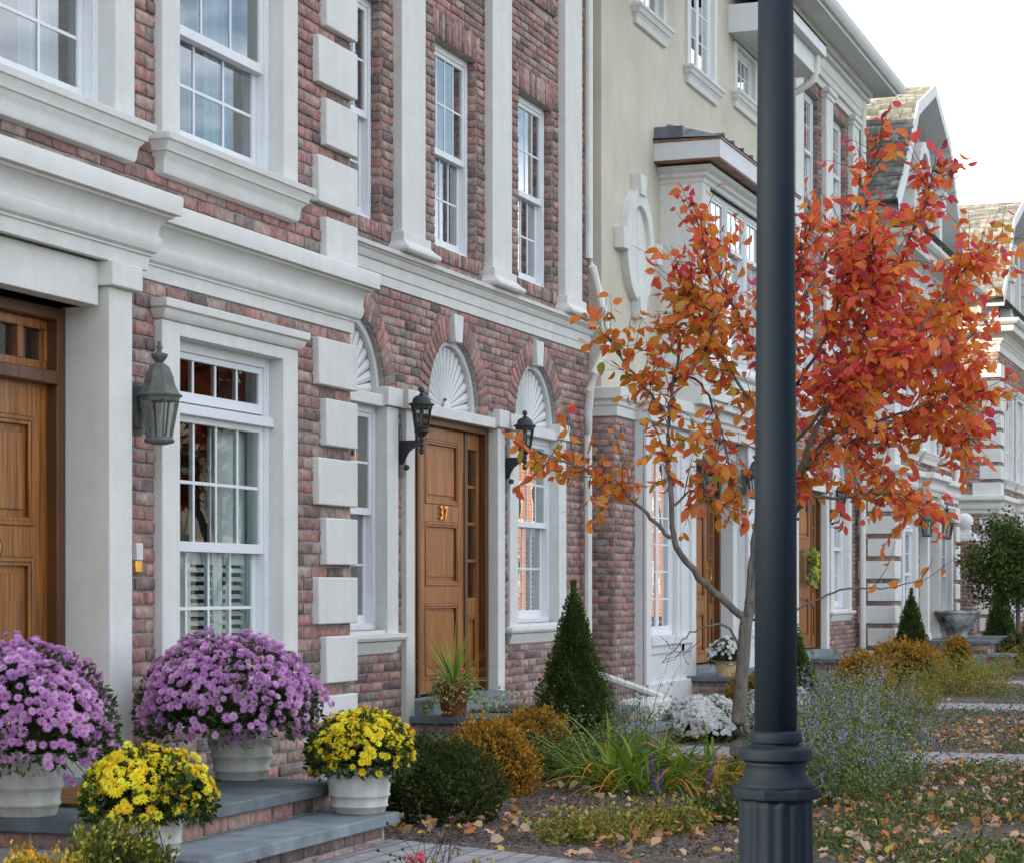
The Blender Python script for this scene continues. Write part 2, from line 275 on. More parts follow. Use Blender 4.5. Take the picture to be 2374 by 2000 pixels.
# ---------------- brick laying ----------------
BC=.0665; BLN=.203
def lay(holes,u0,u1,z0,z1,bl=BLN,bc=BC,clip=None,phase=0):
    """list of (ua,ub,za,zb) bricks of a running bond, cut at the holes"""
    res=[]; r0=math.floor(z0/bc); r=r0
    while r*bc<z1:
        za,zb=max(z0,r*bc+.0058),min(z1,(r+1)*bc-.0058); zm=(za+zb)/2
        if zb-za>.02:
            iv=[(u0,u1)]
            for h in holes:
                if h[0]=='arc':
                    _,uc,zh,rad=h
                    if zh<=zm<zh+rad: d=math.sqrt(rad*rad-(zm-zh)**2); a,b=uc-d,uc+d
                    else: continue
                else:
                    a,b,c,d=h
                    if not(c<zm<d): continue
                nv=[]
                for p,q in iv:
                    if b<=p or a>=q: nv.append((p,q))
                    else:
                        if a>p: nv.append((p,a))
                        if b<q: nv.append((b,q))
                iv=nv
            ph=(r%2)*bl/2+phase
            for p,q in iv:
                if clip:
                    cc=clip(zm)
                    if cc is None: continue
                    p,q=max(p,cc[0]),min(q,cc[1])
                    if q-p<.03: continue
                x=p; k=math.floor((p-ph)/bl)+1
                while x<q-.02:
                    nx=min(q,ph+k*bl)
                    if q-nx<.03: nx=q
                    if nx-x<.025:
                        if nx>=q: break
                        k+=1; continue
                    res.append((x+.0058,nx-.0058,za,zb)); x=nx; k+=1
        r+=1
    return res
def bricks(name,sets,parent,proud=.0105):
    """sets: list of (origin, udir, ndir, bricklist) -> one mesh of irregular bricks standing proud of the mortar"""
    VV=[];RR=[]
    for o,u,nrm,bl in sets:
        if not bl: continue
        B=np.array(bl); n=len(B); o=np.array(o,float);u=np.array(u,float);nn=np.array(nrm,float);z=np.array([0,0,1.])
        a,b,c,d=B.T; mu=(a+b)/2; mz=(c+d)/2
        P=np.stack([np.stack([a,c],1),np.stack([mu,c],1),np.stack([b,c],1),np.stack([b,mz],1),np.stack([b,d],1),np.stack([mu,d],1),np.stack([a,d],1),np.stack([a,mz],1)],1)
        P=P+RNG.normal(0,.0017,P.shape); ctr=np.stack([mu,mz],1)[:,None,:]
        pr=proud+RNG.uniform(-.003,.004,n)[:,None]
        ins=P+np.clip(ctr-P,-.0035,.0035)
        def w(Q,h): return o+Q[...,0:1]*u+Q[...,1:2]*z+h[...,None]*nn
        V=np.concatenate([w(P,np.full((n,8),-.004)),w(P,pr*.62+np.zeros((n,8))),w(ins,pr+RNG.normal(0,.0009,(n,8)))],1)
        VV.append(V.reshape(-1,3)); rr=np.clip(RNG.beta(1.25,1.25,n),0,1); RR.append(np.repeat(rr,24))
    V=np.concatenate(VV); Rr=np.concatenate(RR); nb=len(V)//24; base=(np.arange(nb)*24)[:,None,None]
    q=[]
    for l0 in (0,8):
        for i in range(8): j=(i+1)%8; q.append([l0+i,l0+j,l0+8+j,l0+8+i])
    Q=(base+np.array(q)[None]).reshape(-1,4); O=(base[:,:,0]+np.arange(16,24)[None]).reshape(-1,8)
    return nmesh(name,V,[Q,O],M['brick'],parent,{'rnd':Rr})
def ring_bricks(name,arcs,parent,yf):
    """voussoirs of brick arches: arcs = (xc,zb,r0,r1,a0,a1,n)"""
    VV=[];RR=[]
    for xc,zb,r0,r1,a0,a1,n in arcs:
        for i in range(n):
            p=a0+(a1-a0)*(i+.07)/n; q=a0+(a1-a0)*(i+.93)/n; rr=random.betavariate(2,2)
            for lay_,(yy,g) in enumerate(((yf+.02,0),(yf-.009,0),(yf-.014,.006))):
                pts=[(r0+g,p+g/r0),(r0+g,(p+q)/2),(r0+g,q-g/r0),((r0+r1)/2,q-g/r0),(r1-g,q-g/r1),(r1-g,(p+q)/2),(r1-g,p+g/r1),((r0+r1)/2,p+g/r0)]
                for r_,a_ in pts:
                    r_+=random.gauss(0,.0014); VV.append((xc+r_*math.cos(a_),yy,zb+r_*math.sin(a_)))
            RR+=[rr]*24
    V=np.array(VV); nb=len(V)//24; base=(np.arange(nb)*24)[:,None,None]; q=[]
    for l0 in (0,8):
        for i in range(8): j=(i+1)%8; q.append([l0+i,l0+8+i,l0+8+j,l0+j])
    Q=(base+np.array(q)[None]).reshape(-1,4); O=(base[:,:,0]+np.arange(23,15,-1)[None]).reshape(-1,8)
    return nmesh(name,V,[Q,O],M['brick'],parent,{'rnd':np.array(RR)})
def soldier(u0,u1,z0,z1,w=.067):
    n=max(1,round((u1-u0)/w)); s=(u1-u0)/n; return [(u0+i*s+.005,u0+(i+1)*s-.005,z0+.004,z1-.004) for i in range(n)]
def backing(mb,x0,x1,z0,z1,y,holes,depth=.34,ends=True):
    """wall face with real openings and their reveals"""
    rect=[]
    for h in holes:
        rect.append((h[1]-h[3],h[1]+h[3],h[2],h[2]+h[3]) if h[0]=='arc' else h)
    xs=sorted({x0,x1,*[a for h in rect for a in h[:2] if x0<a<x1]}); zs=sorted({z0,z1,*[a for h in rect for a in h[2:] if z0<a<z1]})
    for i in range(len(xs)-1):
        for j in range(len(zs)-1):
            cx,cz=(xs[i]+xs[i+1])/2,(zs[j]+zs[j+1])/2
            if any(h[0]<cx<h[1] and h[2]<cz<h[3] for h in rect): continue
            mb.poly([(xs[i],y,zs[j]),(xs[i+1],y,zs[j]),(xs[i+1],y,zs[j+1]),(xs[i],y,zs[j+1])])
    for h,hh in zip(rect,holes):
        a,b,c,d=h
        if hh[0]=='arc':
            n=16; pts=[(hh[1]+hh[3]*math.cos(math.pi*i/n),hh[2]+hh[3]*math.sin(math.pi*i/n)) for i in range(n+1)]
            for i in range(n):
                p,q=pts[i],pts[i+1]; mb.poly([(p[0],y,p[1]),(p[0],y,d),(q[0],y,d),(q[0],y,q[1])]); mb.poly([(p[0],y,p[1]),(q[0],y,q[1]),(q[0],y+.16,q[1]),(p[0],y+.16,p[1])])
        else:
            mb.poly([(a,y,c),(a,y+depth,c),(a,y+depth,d),(a,y,d)]); mb.poly([(b,y,c),(b,y,d),(b,y+depth,d),(b,y+depth,c)])
            mb.poly([(a,y,d),(a,y+depth,d),(b,y+depth,d),(b,y,d)]); mb.poly([(a,y,c),(b,y,c),(b,y+depth,c),(a,y+depth,c)])
# ---------------- windows and doors ----------------
def window(P,x0,x1,z0,z1,y,cols,meet=None,ru=2,rl=2,inner='curtain',name='window',gm=None,casement=False,transom=None):
    """double-hung window filling the opening x0..x1, z0..z1; outer face at y"""
    f=MB(); fw=.055
    f.box(x0,x0+fw,y,y+.12,z0,z1).box(x1-fw,x1,y,y+.12,z0,z1).box(x0+fw,x1-fw,y,y+.12,z1-fw,z1).box(x0+fw,x1-fw,y-.015,y+.12,z0,z0+fw*.8)
    for xx in (x0+fw-.026,x1-fw+.012): f.box(xx,xx+.014,y-.008,y+.01,z0+fw,z1-fw)
    F=obj(name,f,M['vinyl'],P,bevel=.003); s=MB(); g=MB()
    def sash(a,b,c,d,yy,cc,rr,st=.042,mw=.017,bot=.05):
        s.box(a,a+st,yy,yy+.04,c,d).box(b-st,b,yy,yy+.04,c,d).box(a+st,b-st,yy,yy+.04,d-st*.8,d).box(a+st,b-st,yy,yy+.04,c,c+bot)
        ga,gb,gc,gd=a+st,b-st,c+bot,d-st*.8
        for i in range(1,cc): xx=ga+(gb-ga)*i/cc; s.box(xx-mw/2,xx+mw/2,yy+.008,yy+.034,gc,gd)
        for i in range(1,rr): zz=gc+(gd-gc)*i/rr; s.box(ga,gb,yy+.009,yy+.033,zz-mw/2,zz+mw/2)
        g.poly([(ga-.01,yy+.014,gc-.01),(gb+.01,yy+.014,gc-.01),(gb+.01,yy+.014,gd+.01),(ga-.01,yy+.014,gd+.01)])
    a,b=x0+fw,x1-fw
    if transom:
        sash(a,b,transom+.045,z1-fw,y+.014,cols,1); s.box(x0+.004,x1-.004,y-.03,y+.08,transom-.02,transom+.03); top=transom-.02
    else: top=z1-fw
    if casement:
        m=(a+b)/2; sash(a,m-.004,z0+fw*.8,top,y+.012,cols,ru); sash(m+.004,b,z0+fw*.8,top,y+.012,cols,ru)
    elif meet:
        sash(a,b,meet-.02,top,y+.010,cols,ru); sash(a,b,z0+fw*.8,meet+.015,y+.052,cols,rl,bot=.065)
    else: sash(a,b,z0+fw*.8,top,y+.012,cols,ru)
    obj('sash',s,M['vinyl'],F,bevel=.002); obj('pane',g,M[gm or 'glass'],F)
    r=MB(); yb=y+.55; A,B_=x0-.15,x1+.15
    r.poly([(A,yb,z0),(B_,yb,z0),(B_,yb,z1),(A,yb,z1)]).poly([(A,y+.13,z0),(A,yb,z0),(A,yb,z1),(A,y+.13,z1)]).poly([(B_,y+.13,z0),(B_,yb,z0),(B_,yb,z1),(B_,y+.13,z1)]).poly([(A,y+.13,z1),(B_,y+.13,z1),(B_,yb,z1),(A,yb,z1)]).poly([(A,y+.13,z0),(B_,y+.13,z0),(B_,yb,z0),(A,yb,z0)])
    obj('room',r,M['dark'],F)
    if inner=='shutter' and meet:
        t=MB(); n=3; pw=(b-a)/n; zt=meet-.02; zb=z0+.05
        for i in range(n):
            p=a+i*pw; t.box(p,p+.05,y+.10,y+.12,zb,zt).box(p+pw-.05,p+pw-.004,y+.10,y+.12,zb,zt).box(p+.05,p+pw-.05,y+.10,y+.12,zt-.06,zt)
            z=zb+.03
            while z<zt-.07:
                t.poly([(p+.05,y+.10,z),(p+pw-.05,y+.10,z),(p+pw-.05,y+.125,z+.024),(p+.05,y+.125,z+.024)]); z+=.045
        obj('shutter',t,M['shutter'],F)
        c=MB(); c.box(a+.60*(b-a),b-.02,y+.11,y+.125,meet+.03,top-.03).box(a+.0*(b-a),a+.16*(b-a),y+.11,y+.125,meet+.03,top-.03); obj('blind',c,M['shutter'],F)
    elif inner:
        c=MB(); ww=(b-a)
        for p,q in ((a,a+.24*ww),(b-.30*ww,b)):
            m=10; pts=[(p+(q-p)*i/m,y+.20+.018*math.sin(i*2.4)) for i in range(m+1)]
            for i in range(m): c.poly([(pts[i][0],pts[i][1],z0),(pts[i+1][0],pts[i+1][1],z0),(pts[i+1][0],pts[i+1][1],z1-.05),(pts[i][0],pts[i][1],z1-.05)])
        obj('curtain',c,M['curtain'],F)
    return F
def panel(s,a,b,c,d,y):       # sunk moulded door panel on a face at y
    for k,(i,dy) in enumerate(((0,-.012),(.018,-.006))): 
        t=.02
        s.box(a+i,a+i+t,y+dy,y+.01,c+i,d-i).box(b-i-t,b-i,y+dy,y+.01,c+i,d-i).box(a+i+t,b-i-t,y+dy,y+.01,c+i,c+i+t).box(a+i+t,b-i-t,y+dy,y+.01,d-i-t,d-i)
def door(P,xc,hw,z0,z1,y,panels,full_l,full_r,side_r=None,side_l=None,transom=None,number=None,knock=False,handle=True):
    """leaf xc±hw inside a wooden frame from full_l to full_r"""
    fr=MB(); zt=transom if transom else z1
    yf=y-.055
    fr.box(full_l,full_l+.07,yf,y+.12,z0,z1).box(full_r-.07,full_r,yf,y+.12,z0,z1).box(full_l+.07,full_r-.07,yf,y+.12,z1-.055,z1)
    if transom: fr.box(full_l+.07,full_r-.07,yf-.01,y+.1,zt-.06,zt)
    for x in (xc-hw-.055,xc+hw):
        if x>full_l+.06 and x+.055<full_r-.06: fr.box(x,x+.055,y-.012,y+.1,z0,zt-.055)
    D=obj('door',fr,M['wood_dark'],P,bevel=.006)
    lf=MB(); lt=zt-.057
    rails=[z0+.02]+[v for p in panels for v in p]+[lt]; st=.115
    lf.box(xc-hw,xc-hw+st,y,y+.05,z0+.02,lt).box(xc+hw-st,xc+hw,y,y+.05,z0+.02,lt)
    for i in range(0,len(rails),2): lf.box(xc-hw+st,xc+hw-st,y+.0005,y+.05,rails[i],rails[i+1])
    for c,d in panels:
        a,b=xc-hw+st,xc+hw-st; lf.box(a,b,y+.022,y+.04,c,d); panel(lf,a,b,c,d,y+.006)
        x=a+.07; lf.box(a+.07,b-.07,y+.012,y+.03,c+.07,d-.07)
    obj('leaf',lf,M['wood'],D,bevel=.004)
    for side,(sa,sb) in (('r',(xc+hw+.055,full_r-.07)),('l',(full_l+.07,xc-hw-.055))):
        if sb-sa<.1: continue
        s=MB(); g=MB(); zm=z0+(lt-z0)*.34; st2=.045
        s.box(sa,sa+st2,y+.004,y+.05,z0+.02,lt).box(sb-st2,sb,y+.004,y+.05,z0+.02,lt).box(sa+st2,sb-st2,y+.004,y+.05,z0+.02,z0+.16).box(sa+st2,sb-st2,y+.004,y+.05,zm-.09,zm+.05).box(sa+st2,sb-st2,y+.004,y+.05,lt-.13,lt)
        s.box(sa+st2,sb-st2,y+.025,y+.04,z0+.16,zm-.09); panel(s,sa+st2,sb-st2,z0+.16,zm-.09,y+.01)
        n=4
        for i in range(1,n): z=zm+.05+(lt-.18-zm)*i/n; s.box(sa+st2,sb-st2,y+.012,y+.045,z-.012,z+.012)
        obj('sidelight',s,M['wood'],D,bevel=.003); g.poly([(sa+.03,y+.03,zm),(sb-.03,y+.03,zm),(sb-.03,y+.03,lt-.1),(sa+.03,y+.03,lt-.1)]); obj('pane',g,M['glass'],D)
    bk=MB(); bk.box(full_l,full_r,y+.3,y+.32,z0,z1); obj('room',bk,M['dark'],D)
    if transom:
        s=MB(); g=MB(); a,b=full_l+.07,full_r-.07; s.box(a,b,y,y+.05,zt,zt+.045).box(a,b,y,y+.05,z1-.10,z1-.056)
        n=4
        for i in range(n+1): x=a+(b-a)*i/n; s.box(max(a,x-.025),min(b,x+.025),y-.003,y+.047,zt+.045,z1-.10)
        obj('transom',s,M['wood'],D,bevel=.003); g.poly([(a,y+.03,zt),(b,y+.03,zt),(b,y+.03,z1-.06),(a,y+.03,z1-.06)]); obj('pane',g,M['glass'],D)
    if number:
        cu=bpy.data.curves.new('house_number','FONT'); cu.body=number[0]; cu.size=.15; cu.extrude=.005; cu.align_x='CENTER'; cu.offset=.002; cu.space_character=1.18
        tmp=bpy.data.objects.new('tmp',cu); sc.collection.objects.link(tmp); dg=bpy.context.evaluated_depsgraph_get(); me=bpy.data.meshes.new_from_object(tmp.evaluated_get(dg)); bpy.data.objects.remove(tmp)
        me.name='house_number'; me.materials.clear(); me.materials.append(M['gold']); o=link('house_number',me,None,D); q=Vector((xc+number[2],y-.012,number[1]))-origin_of(D); o.location=q; o.rotation_euler=(R(90),0,0); o['label']='polished brass numerals '+number[0]
    if knock: k=MB(); k.lathe((0,0,0),[(.012,0),(.05,.004),(.055,.012),(.03,.02)],16); k.v=[(xc+a,y-.004-c,z0+1.02+b) for a,b,c in k.v]; obj('knocker',k,M['gold'],D,smooth=True)
    if handle:
        h=MB(); hx=xc+hw-.055; h.box(hx-.018,hx+.018,y-.012,y,z0+.86,z0+1.12); h.tube([(hx,y-.01,z0+1.06),(hx,y-.055,z0+1.04),(hx,y-.06,z0+.94),(hx,y-.012,z0+.90)],.008,8); obj('handle',h,M['gold'],D,smooth=False)
    return D
# ---------------- houses ----------------
CORN=[(-.02,2.80),(.015,2.80),(.02,2.865),(.030,2.8655),(.030,2.875),(.047,2.885),(.058,2.908),(.062,2.935),(.058,2.955),(.058,2.9555),(.050,2.957),(.050,2.968),(.053,2.995),(.066,3.022),(.088,3.042),(.102,3.046),(.102,3.060),(.130,3.0605),(.135,3.14),(.13,3.15),(-.02,3.165)]
def prof(p,s=1,dz=0,so=1): return [(o*so,(z-2.80)*s+2.80+dz) for o,z in p]
EAVE=[(-.02,5.95),(.02,5.95),(.03,6.08),(.05,6.10),(.08,6.16),(.10,6.17),(.10,6.2),(.17,6.28),(.30,6.31),(.32,6.32),(.33,6.44),(-.02,6.46)]
def stone_surround(P,x0,x1,z0,z1,y,t=.17,d=.05,sill=True,head=True,nm='window_surround'):
    """flat trim round an opening, with moulded sill and head"""
    s=MB(); s.box(x0-t,x0+.004,y-d,y+.20,z0,z1+t*.35).box(x1-.004,x1+t,y-d,y+.20,z0,z1+t*.35)
    s.box(x0+.004,x1-.004,y-d,y+.20,z1-.004,z1+t*.35)
    if head: s.sweep([(x0-t,y),(x0-t,y-d),(x1+t,y-d),(x1+t,y)],[(-.02,z1+.06),(.01,z1+.062),(.03,z1+.085),(.035,z1+.11),(.05,z1+.115),(.052,z1+.155),(-.02,z1+.16)])
    o=obj(nm,s,M['stucco'],P,bevel=.004)
    if sill:
        q=MB(); q.sweep([(x0-t-.01,y+.02),(x0-t-.01,y-d-.015),(x1+t+.01,y-d-.015),(x1+t+.01,y+.02)],[(-.06,z0-.195),(-.03,z0-.195),(-.012,z0-.188),(-.005,z0-.17),(-.003,z0-.14),(.004,z0-.115),(.018,z0-.098),(.020,z0-.090),(.032,z0-.0895),(.034,z0-.07),(.048,z0-.048),(.050,z0-.042),(.060,z0-.0415),(.063,z0-.008),(-.06,z0)])
        q.box(x0-t,x1+t,y-.03,y+.2,z0-.03,z0-.002); obj('sill',q,M['stucco'],o,bevel=.003)
    return o
def quoined(loc_x,y,hl,hr,label,door_off=0,woff=1.93,ww=1.14,full=True,left_side=False,dhw=.44,group=None,near=False):
    """brick townhouse with stone quoins, two storeys, gambrel gable facing the street"""
    P=thing('quoined_townhouse',label,'house',(loc_x,y,0),group)
    xl,xr=loc_x-hl,loc_x+hr; dx=loc_x+door_off; H=6.5
    gw=[(dx+s*woff-ww/2,dx+s*woff+ww/2,.85,2.56) for s in (-1,1)]
    uw=[(dx+s*woff-ww/2,dx+s*woff+ww/2,3.50,5.2) for s in (-1,0,1)]
    if near: uw=[(a+(.12 if abs((a+b)/2-dx)<.1 else 0),b+(.12 if abs((a+b)/2-dx)<.1 else 0),c,d) for a,b,c,d in uw]
    ent=(dx-.53,dx+.53,.40,2.60); holes=gw+uw+[ent]
    mb=MB(); backing(mb,xl,xr,-.2,H,y,holes)
    mb.poly([(xl,y,-.2),(xl,y+11,-.2),(xl,y+11,7.1),(xl,y,7.1)]).poly([(xr,y,-.2),(xr,y,7.1),(xr,y+11,7.1),(xr,y+11,-.2)]).poly([(xl,y+11,-.2),(xr,y+11,-.2),(xr,y+11,H),(xl,y+11,H)]).prism([(xl,6.4),(xr,6.4),(xr,7.1),((xl+xr)/2,9.2),(xl,7.1)],y+10.8,y+10.9).poly([(xl,y+.3,6.45),(xr,y+.3,6.45),(xr,y+11,6.45),(xl,y+11,6.45)])
    obj('wall',mb,M['mortar'],P)
    sets=[((0,y,0),(1,0,0),(0,-1,0),lay([(a-.17,b+.17,c-.1,d+.1) for a,b,c,d in gw+uw]+[(dx-.75,dx+.75,-.2,2.8),(xl,xr,2.80,3.10)],xl+.01,xr-.01,-.05,H-.5))]
    if left_side: sets.append(((xl,y,0),(0,1,0),(-1,0,0),lay([],0,1.6,-.05,H-.5,phase=.05)))
    bricks('brickwork',sets,P)
    gt=MB()
    for i,(a,b,c,d) in enumerate(gw):
        s=stone_surround(P,a,b,c,d,y,sill=True); window(P,a,b,c,d,y+.035,4 if near else 3,1.545,2,2,'shutter',transom=2.215,gm='glass_low')
    for i,(a,b,c,d) in enumerate(uw):
        s=stone_surround(P,a,b,c,d,y,head=not near); window(P,a,b,c,d,y+.035,3,4.08,2,2)
    # entrance: columns, frieze, door
    c=MB(); 
    for s in (-1,1):
        a=dx+s*.50; e=dx+s*.70; a,e=min(a,e),max(a,e)
        c.box(a,e,y-.13,y+.14,.62,2.69).box(a-.03,e+.03,y-.155,y+.14,.40,.62).box(a-.035,e+.035,y-.165,y+.1,2.69,2.80)
    obj('entrance_column',c,M['stucco'],P,bevel=.006)
    c=MB(); c.box(dx-.47,dx+.47,y-.09,y+.2,2.60,2.795); obj('frieze',c,M['stucco'],P,bevel=.004)
    yy=y+.15; z0=.50
    door(P,dx,dhw,z0,2.595,yy,[(z0+.16,z0+.36),(z0+.50,z0+.98),(z0+1.12,z0+1.60)],dx-.50,dx+.50,transom=2.31,knock=True,handle=not near)
    c=MB(); c.box(dx-.5,dx+.5,y-.1,yy+.1,.40,.50); obj('threshold',c,M['bluelight'],P)
    # cornice in two planes
    c=MB(); c.sweep([(xl,y+1.2 if left_side else y+.1),(xl,y),(dx-.78,y)],CORN); c.sweep([(dx+.78,y),(xr,y),(xr,y+.1)],CORN); c.sweep([(dx-.80,y+.05),(dx-.80,y-.13),(dx+.80,y-.13),(dx+.80,y+.05)],CORN)
    obj('cornice',c,M['stucco'],P,bevel=.003)
    # quoins
    n=0; z=2.725
    tops=[2.725-.33*i for i in range(8)]+[3.40+.33*i for i in range(8)]
    for i,t in enumerate(tops):
        long=(i%2==0) if i<8 else (i%2==1)
        wq=.52 if long else .42; zb=max(t-.26,.02) if i<8 else (3.155 if i==8 else t-.26)
        for s in ((-1,1) if left_side or full else (1,)):
            if s==1: a,b=xr-wq,xr+.0
            else: a,b=xl-(.045 if left_side else 0),xl+wq
            q=MB(); q.box(a,b,y-.05,y+((.5 if not long else .36) if (s==-1 and left_side) else .05),zb,t); obj('quoin',q,M['stucco'],P,bevel=.007)
    # eave cornice and gable
    c=MB(); c.sweep([(xl,y+1.6),(xl,y),(xr,y),(xr,y+1.6)],EAVE); obj('eave_cornice',c,M['stucco'],P,bevel=.004)
    c=MB(); c.sweep([(xl-.33,y+1.5),(xl-.33,y-.33),(xr+.33,y-.33),(xr+.33,y+1.5)],[(0,6.44),(.05,6.45),(.10,6.50),(.11,6.55),(.09,6.56),(.0,6.48)]); obj('gutter',c,M['white'],P)
    xm=(xl+xr)/2; G=[(-3.4,7.0),(-2.8,7.5),(-2.2,8.1),(-1.6,8.78),(0,9.4),(1.6,8.78),(2.2,8.1),(2.8,7.5),(3.4,7.0)]
    k=(hl+hr)/6.22; G=[(a*k,b) for a,b in G]; y0=y-.12; y1=y+11
    rf=MB()
    for i in range(len(G)-1):
        (a,b),(c_,d)=G[i],G[i+1]; rf.poly([(xm+a,y0,b),(xm+c_,y0,d),(xm+c_,y1,d),(xm+a,y1,b)])
    rf.poly([(xm-3.4*k,y0,7.0),(xm-3.4*k,y1,7.0),(xm+3.4*k,y1,7.0),(xm+3.4*k,y0,7.0)])
    ro=obj('roof',rf,M['shingle'],P)
    # shingle courses on both slopes
    sh=[];rr=[]
    for i in range(len(G)-1):
        (a,b),(c_,d)=G[i],G[i+1]
        up=(c_,d) if i<4 else (a,b); dn=(a,b) if i<4 else (c_,d)
        L_=math.hypot(up[0]-dn[0],up[1]-dn[1]); rows=int(L_/.135); ddx,ddz=(up[0]-dn[0])/L_,(up[1]-dn[1])/L_; nx,nz=(-ddz,ddx) if i<4 else (ddz,-ddx)
        if nz<0: nx,nz=-nx,-nz
        for r_ in range(rows+1):
            s0=r_*.135; s1=min(L_,s0+.16); yv=y0+random.uniform(-.2,0)
            if i>=4 and not near and r_%1: continue
            while yv<y0+(5.5 if i<4 else 1.5):
                wv=random.choice((.16,.22,.3,.34)); ya,yb_=max(y0,yv),yv+wv-.006; yv+=wv
                if yb_<=y0: continue
                t=random.choice((.010,.016,.022)); 
                def pt(s,yy_,h): return (xm+dn[0]+ddx*s+nx*h,yy_,dn[1]+ddz*s+nz*h)
                b0=len(sh); sh+=[pt(s0,ya,t),pt(s0,yb_,t),pt(s1,yb_,.004),pt(s1,ya,.004),pt(s0,ya,0),pt(s0,yb_,0)]; rr+=[random.random()]*6
    V=np.array(sh); nb=len(V)//6; base=(np.arange(nb)*6)[:,None,None]; F=(base+np.array([[0,1,2,3],[4,5,1,0],[4,0,3,3][:3]+[3]])[None,:2]).reshape(-1,4)
    nmesh('shingles',V,F,M['shingles'],ro,{'rnd':np.array(rr)})
    rk=MB()
    for i in range(len(G)-1):
        (a,b),(c_,d)=G[i],G[i+1]; rk.poly([(xm+a,y0-.01,b+.02),(xm+c_,y0-.01,d+.02),(xm+c_*.965,y0-.01,d-.17),(xm+a*.965,y0-.01,b-.17)]).poly([(xm+a*.965,y0-.01,b-.17),(xm+c_*.965,y0-.01,d-.17),(xm+c_*.965,y0+.5,d-.17),(xm+a*.965,y0+.5,b-.17)])
        rk.poly([(xm+a,y0-.01,b+.02),(xm+a,y0+.02,b+.02),(xm+c_,y0+.02,d+.02),(xm+c_,y0-.01,d+.02)])
    obj('rake_board',rk,M['white'],P)
    gb=MB(); pts=[(xm+a*.96,b-.12) for a,b in G]; gb.prism([(xm-3.2*k,6.4)]+[p for p in pts]+[(xm+3.2*k,6.4)],y+.32,y+.36); obj('gable_wall',gb,M['siding'],P)
    cl=MB(); z=6.5
    while z<9.1:
        hwid=np.interp(z,[6.4,7.0,7.5,8.1,8.78,9.4],[3.2*k,3.2*k,2.7*k,2.1*k,1.5*k,.0])
        cl.poly([(xm-hwid,y+.300,z),(xm+hwid,y+.300,z),(xm+hwid,y+.318,z+.10),(xm-hwid,y+.318,z+.10)]).poly([(xm-hwid,y+.300,z),(xm-hwid,y+.318,z),(xm+hwid,y+.318,z),(xm+hwid,y+.300,z)]); z+=.10
    obj('siding',cl,M['siding'],P)
    bricks('brickwork',[((0,y+.16,0),(1,0,0),(0,-1,0),lay([('arc',xm,7.9,.42),(xm-.42,xm+.42,6.9,7.9)],xm-1.3,xm+1.3,6.5,8.5))],P); bm=MB(); backing(bm,xm-1.3,xm+1.3,6.5,8.52,y+.165,[(xm-.42,xm+.42,6.9,7.9)],.1); obj('wall',bm,M['mortar'],P)
    gs=MB()
    for s in (-1,1):
        gs.box(xm+s*1.22-.14,xm+s*1.22+.14,y-.02,y+.2,6.55,7.55).box(xm+s*1.22-.20,xm+s*1.22+.20,y-.08,y+.22,7.55,7.80).box(xm+s*1.22-.24,xm+s*1.22+.24,y-.12,y+.22,7.80,7.88).box(xm+s*.52-.09,xm+s*.52+.09,y+.02,y+.25,6.9,7.95)
    gs.box(xm-1.5,xm+1.5,y-.10,y+.25,6.5,6.78)
    n=14
    for i in range(n):
        a0,a1=math.pi*i/n,math.pi*(i+1)/n; gs.prism([(xm+.42*math.cos(a0),7.9+.42*math.sin(a0)),(xm+.6*math.cos(a0),7.9+.6*math.sin(a0)),(xm+.6*math.cos(a1),7.9+.6*math.sin(a1)),(xm+.42*math.cos(a1),7.9+.42*math.sin(a1))],y+.03,y+.2)
    obj('gable_trim',gs,M['stucco'],P,bevel=.004)
    window(P,xm-.42,xm+.42,6.9,7.9,y+.18,2,7.4,2,2,inner=None)
    return P
M['shingles']=rndmat('asphalt_shingles',[(0,(.13,.135,.125)),(.5,(.21,.215,.20)),(1,(.30,.30,.27))],.95,.1,0,9,.4)
BELT=[(-.02,3.53),(.02,3.53),(.022,3.60),(.032,3.605),(.034,3.685),(.05,3.69),(.062,3.71),(.07,3.735),(.085,3.742),(.088,3.752),(.112,3.756),(.116,3.785),(-.02,3.80)]
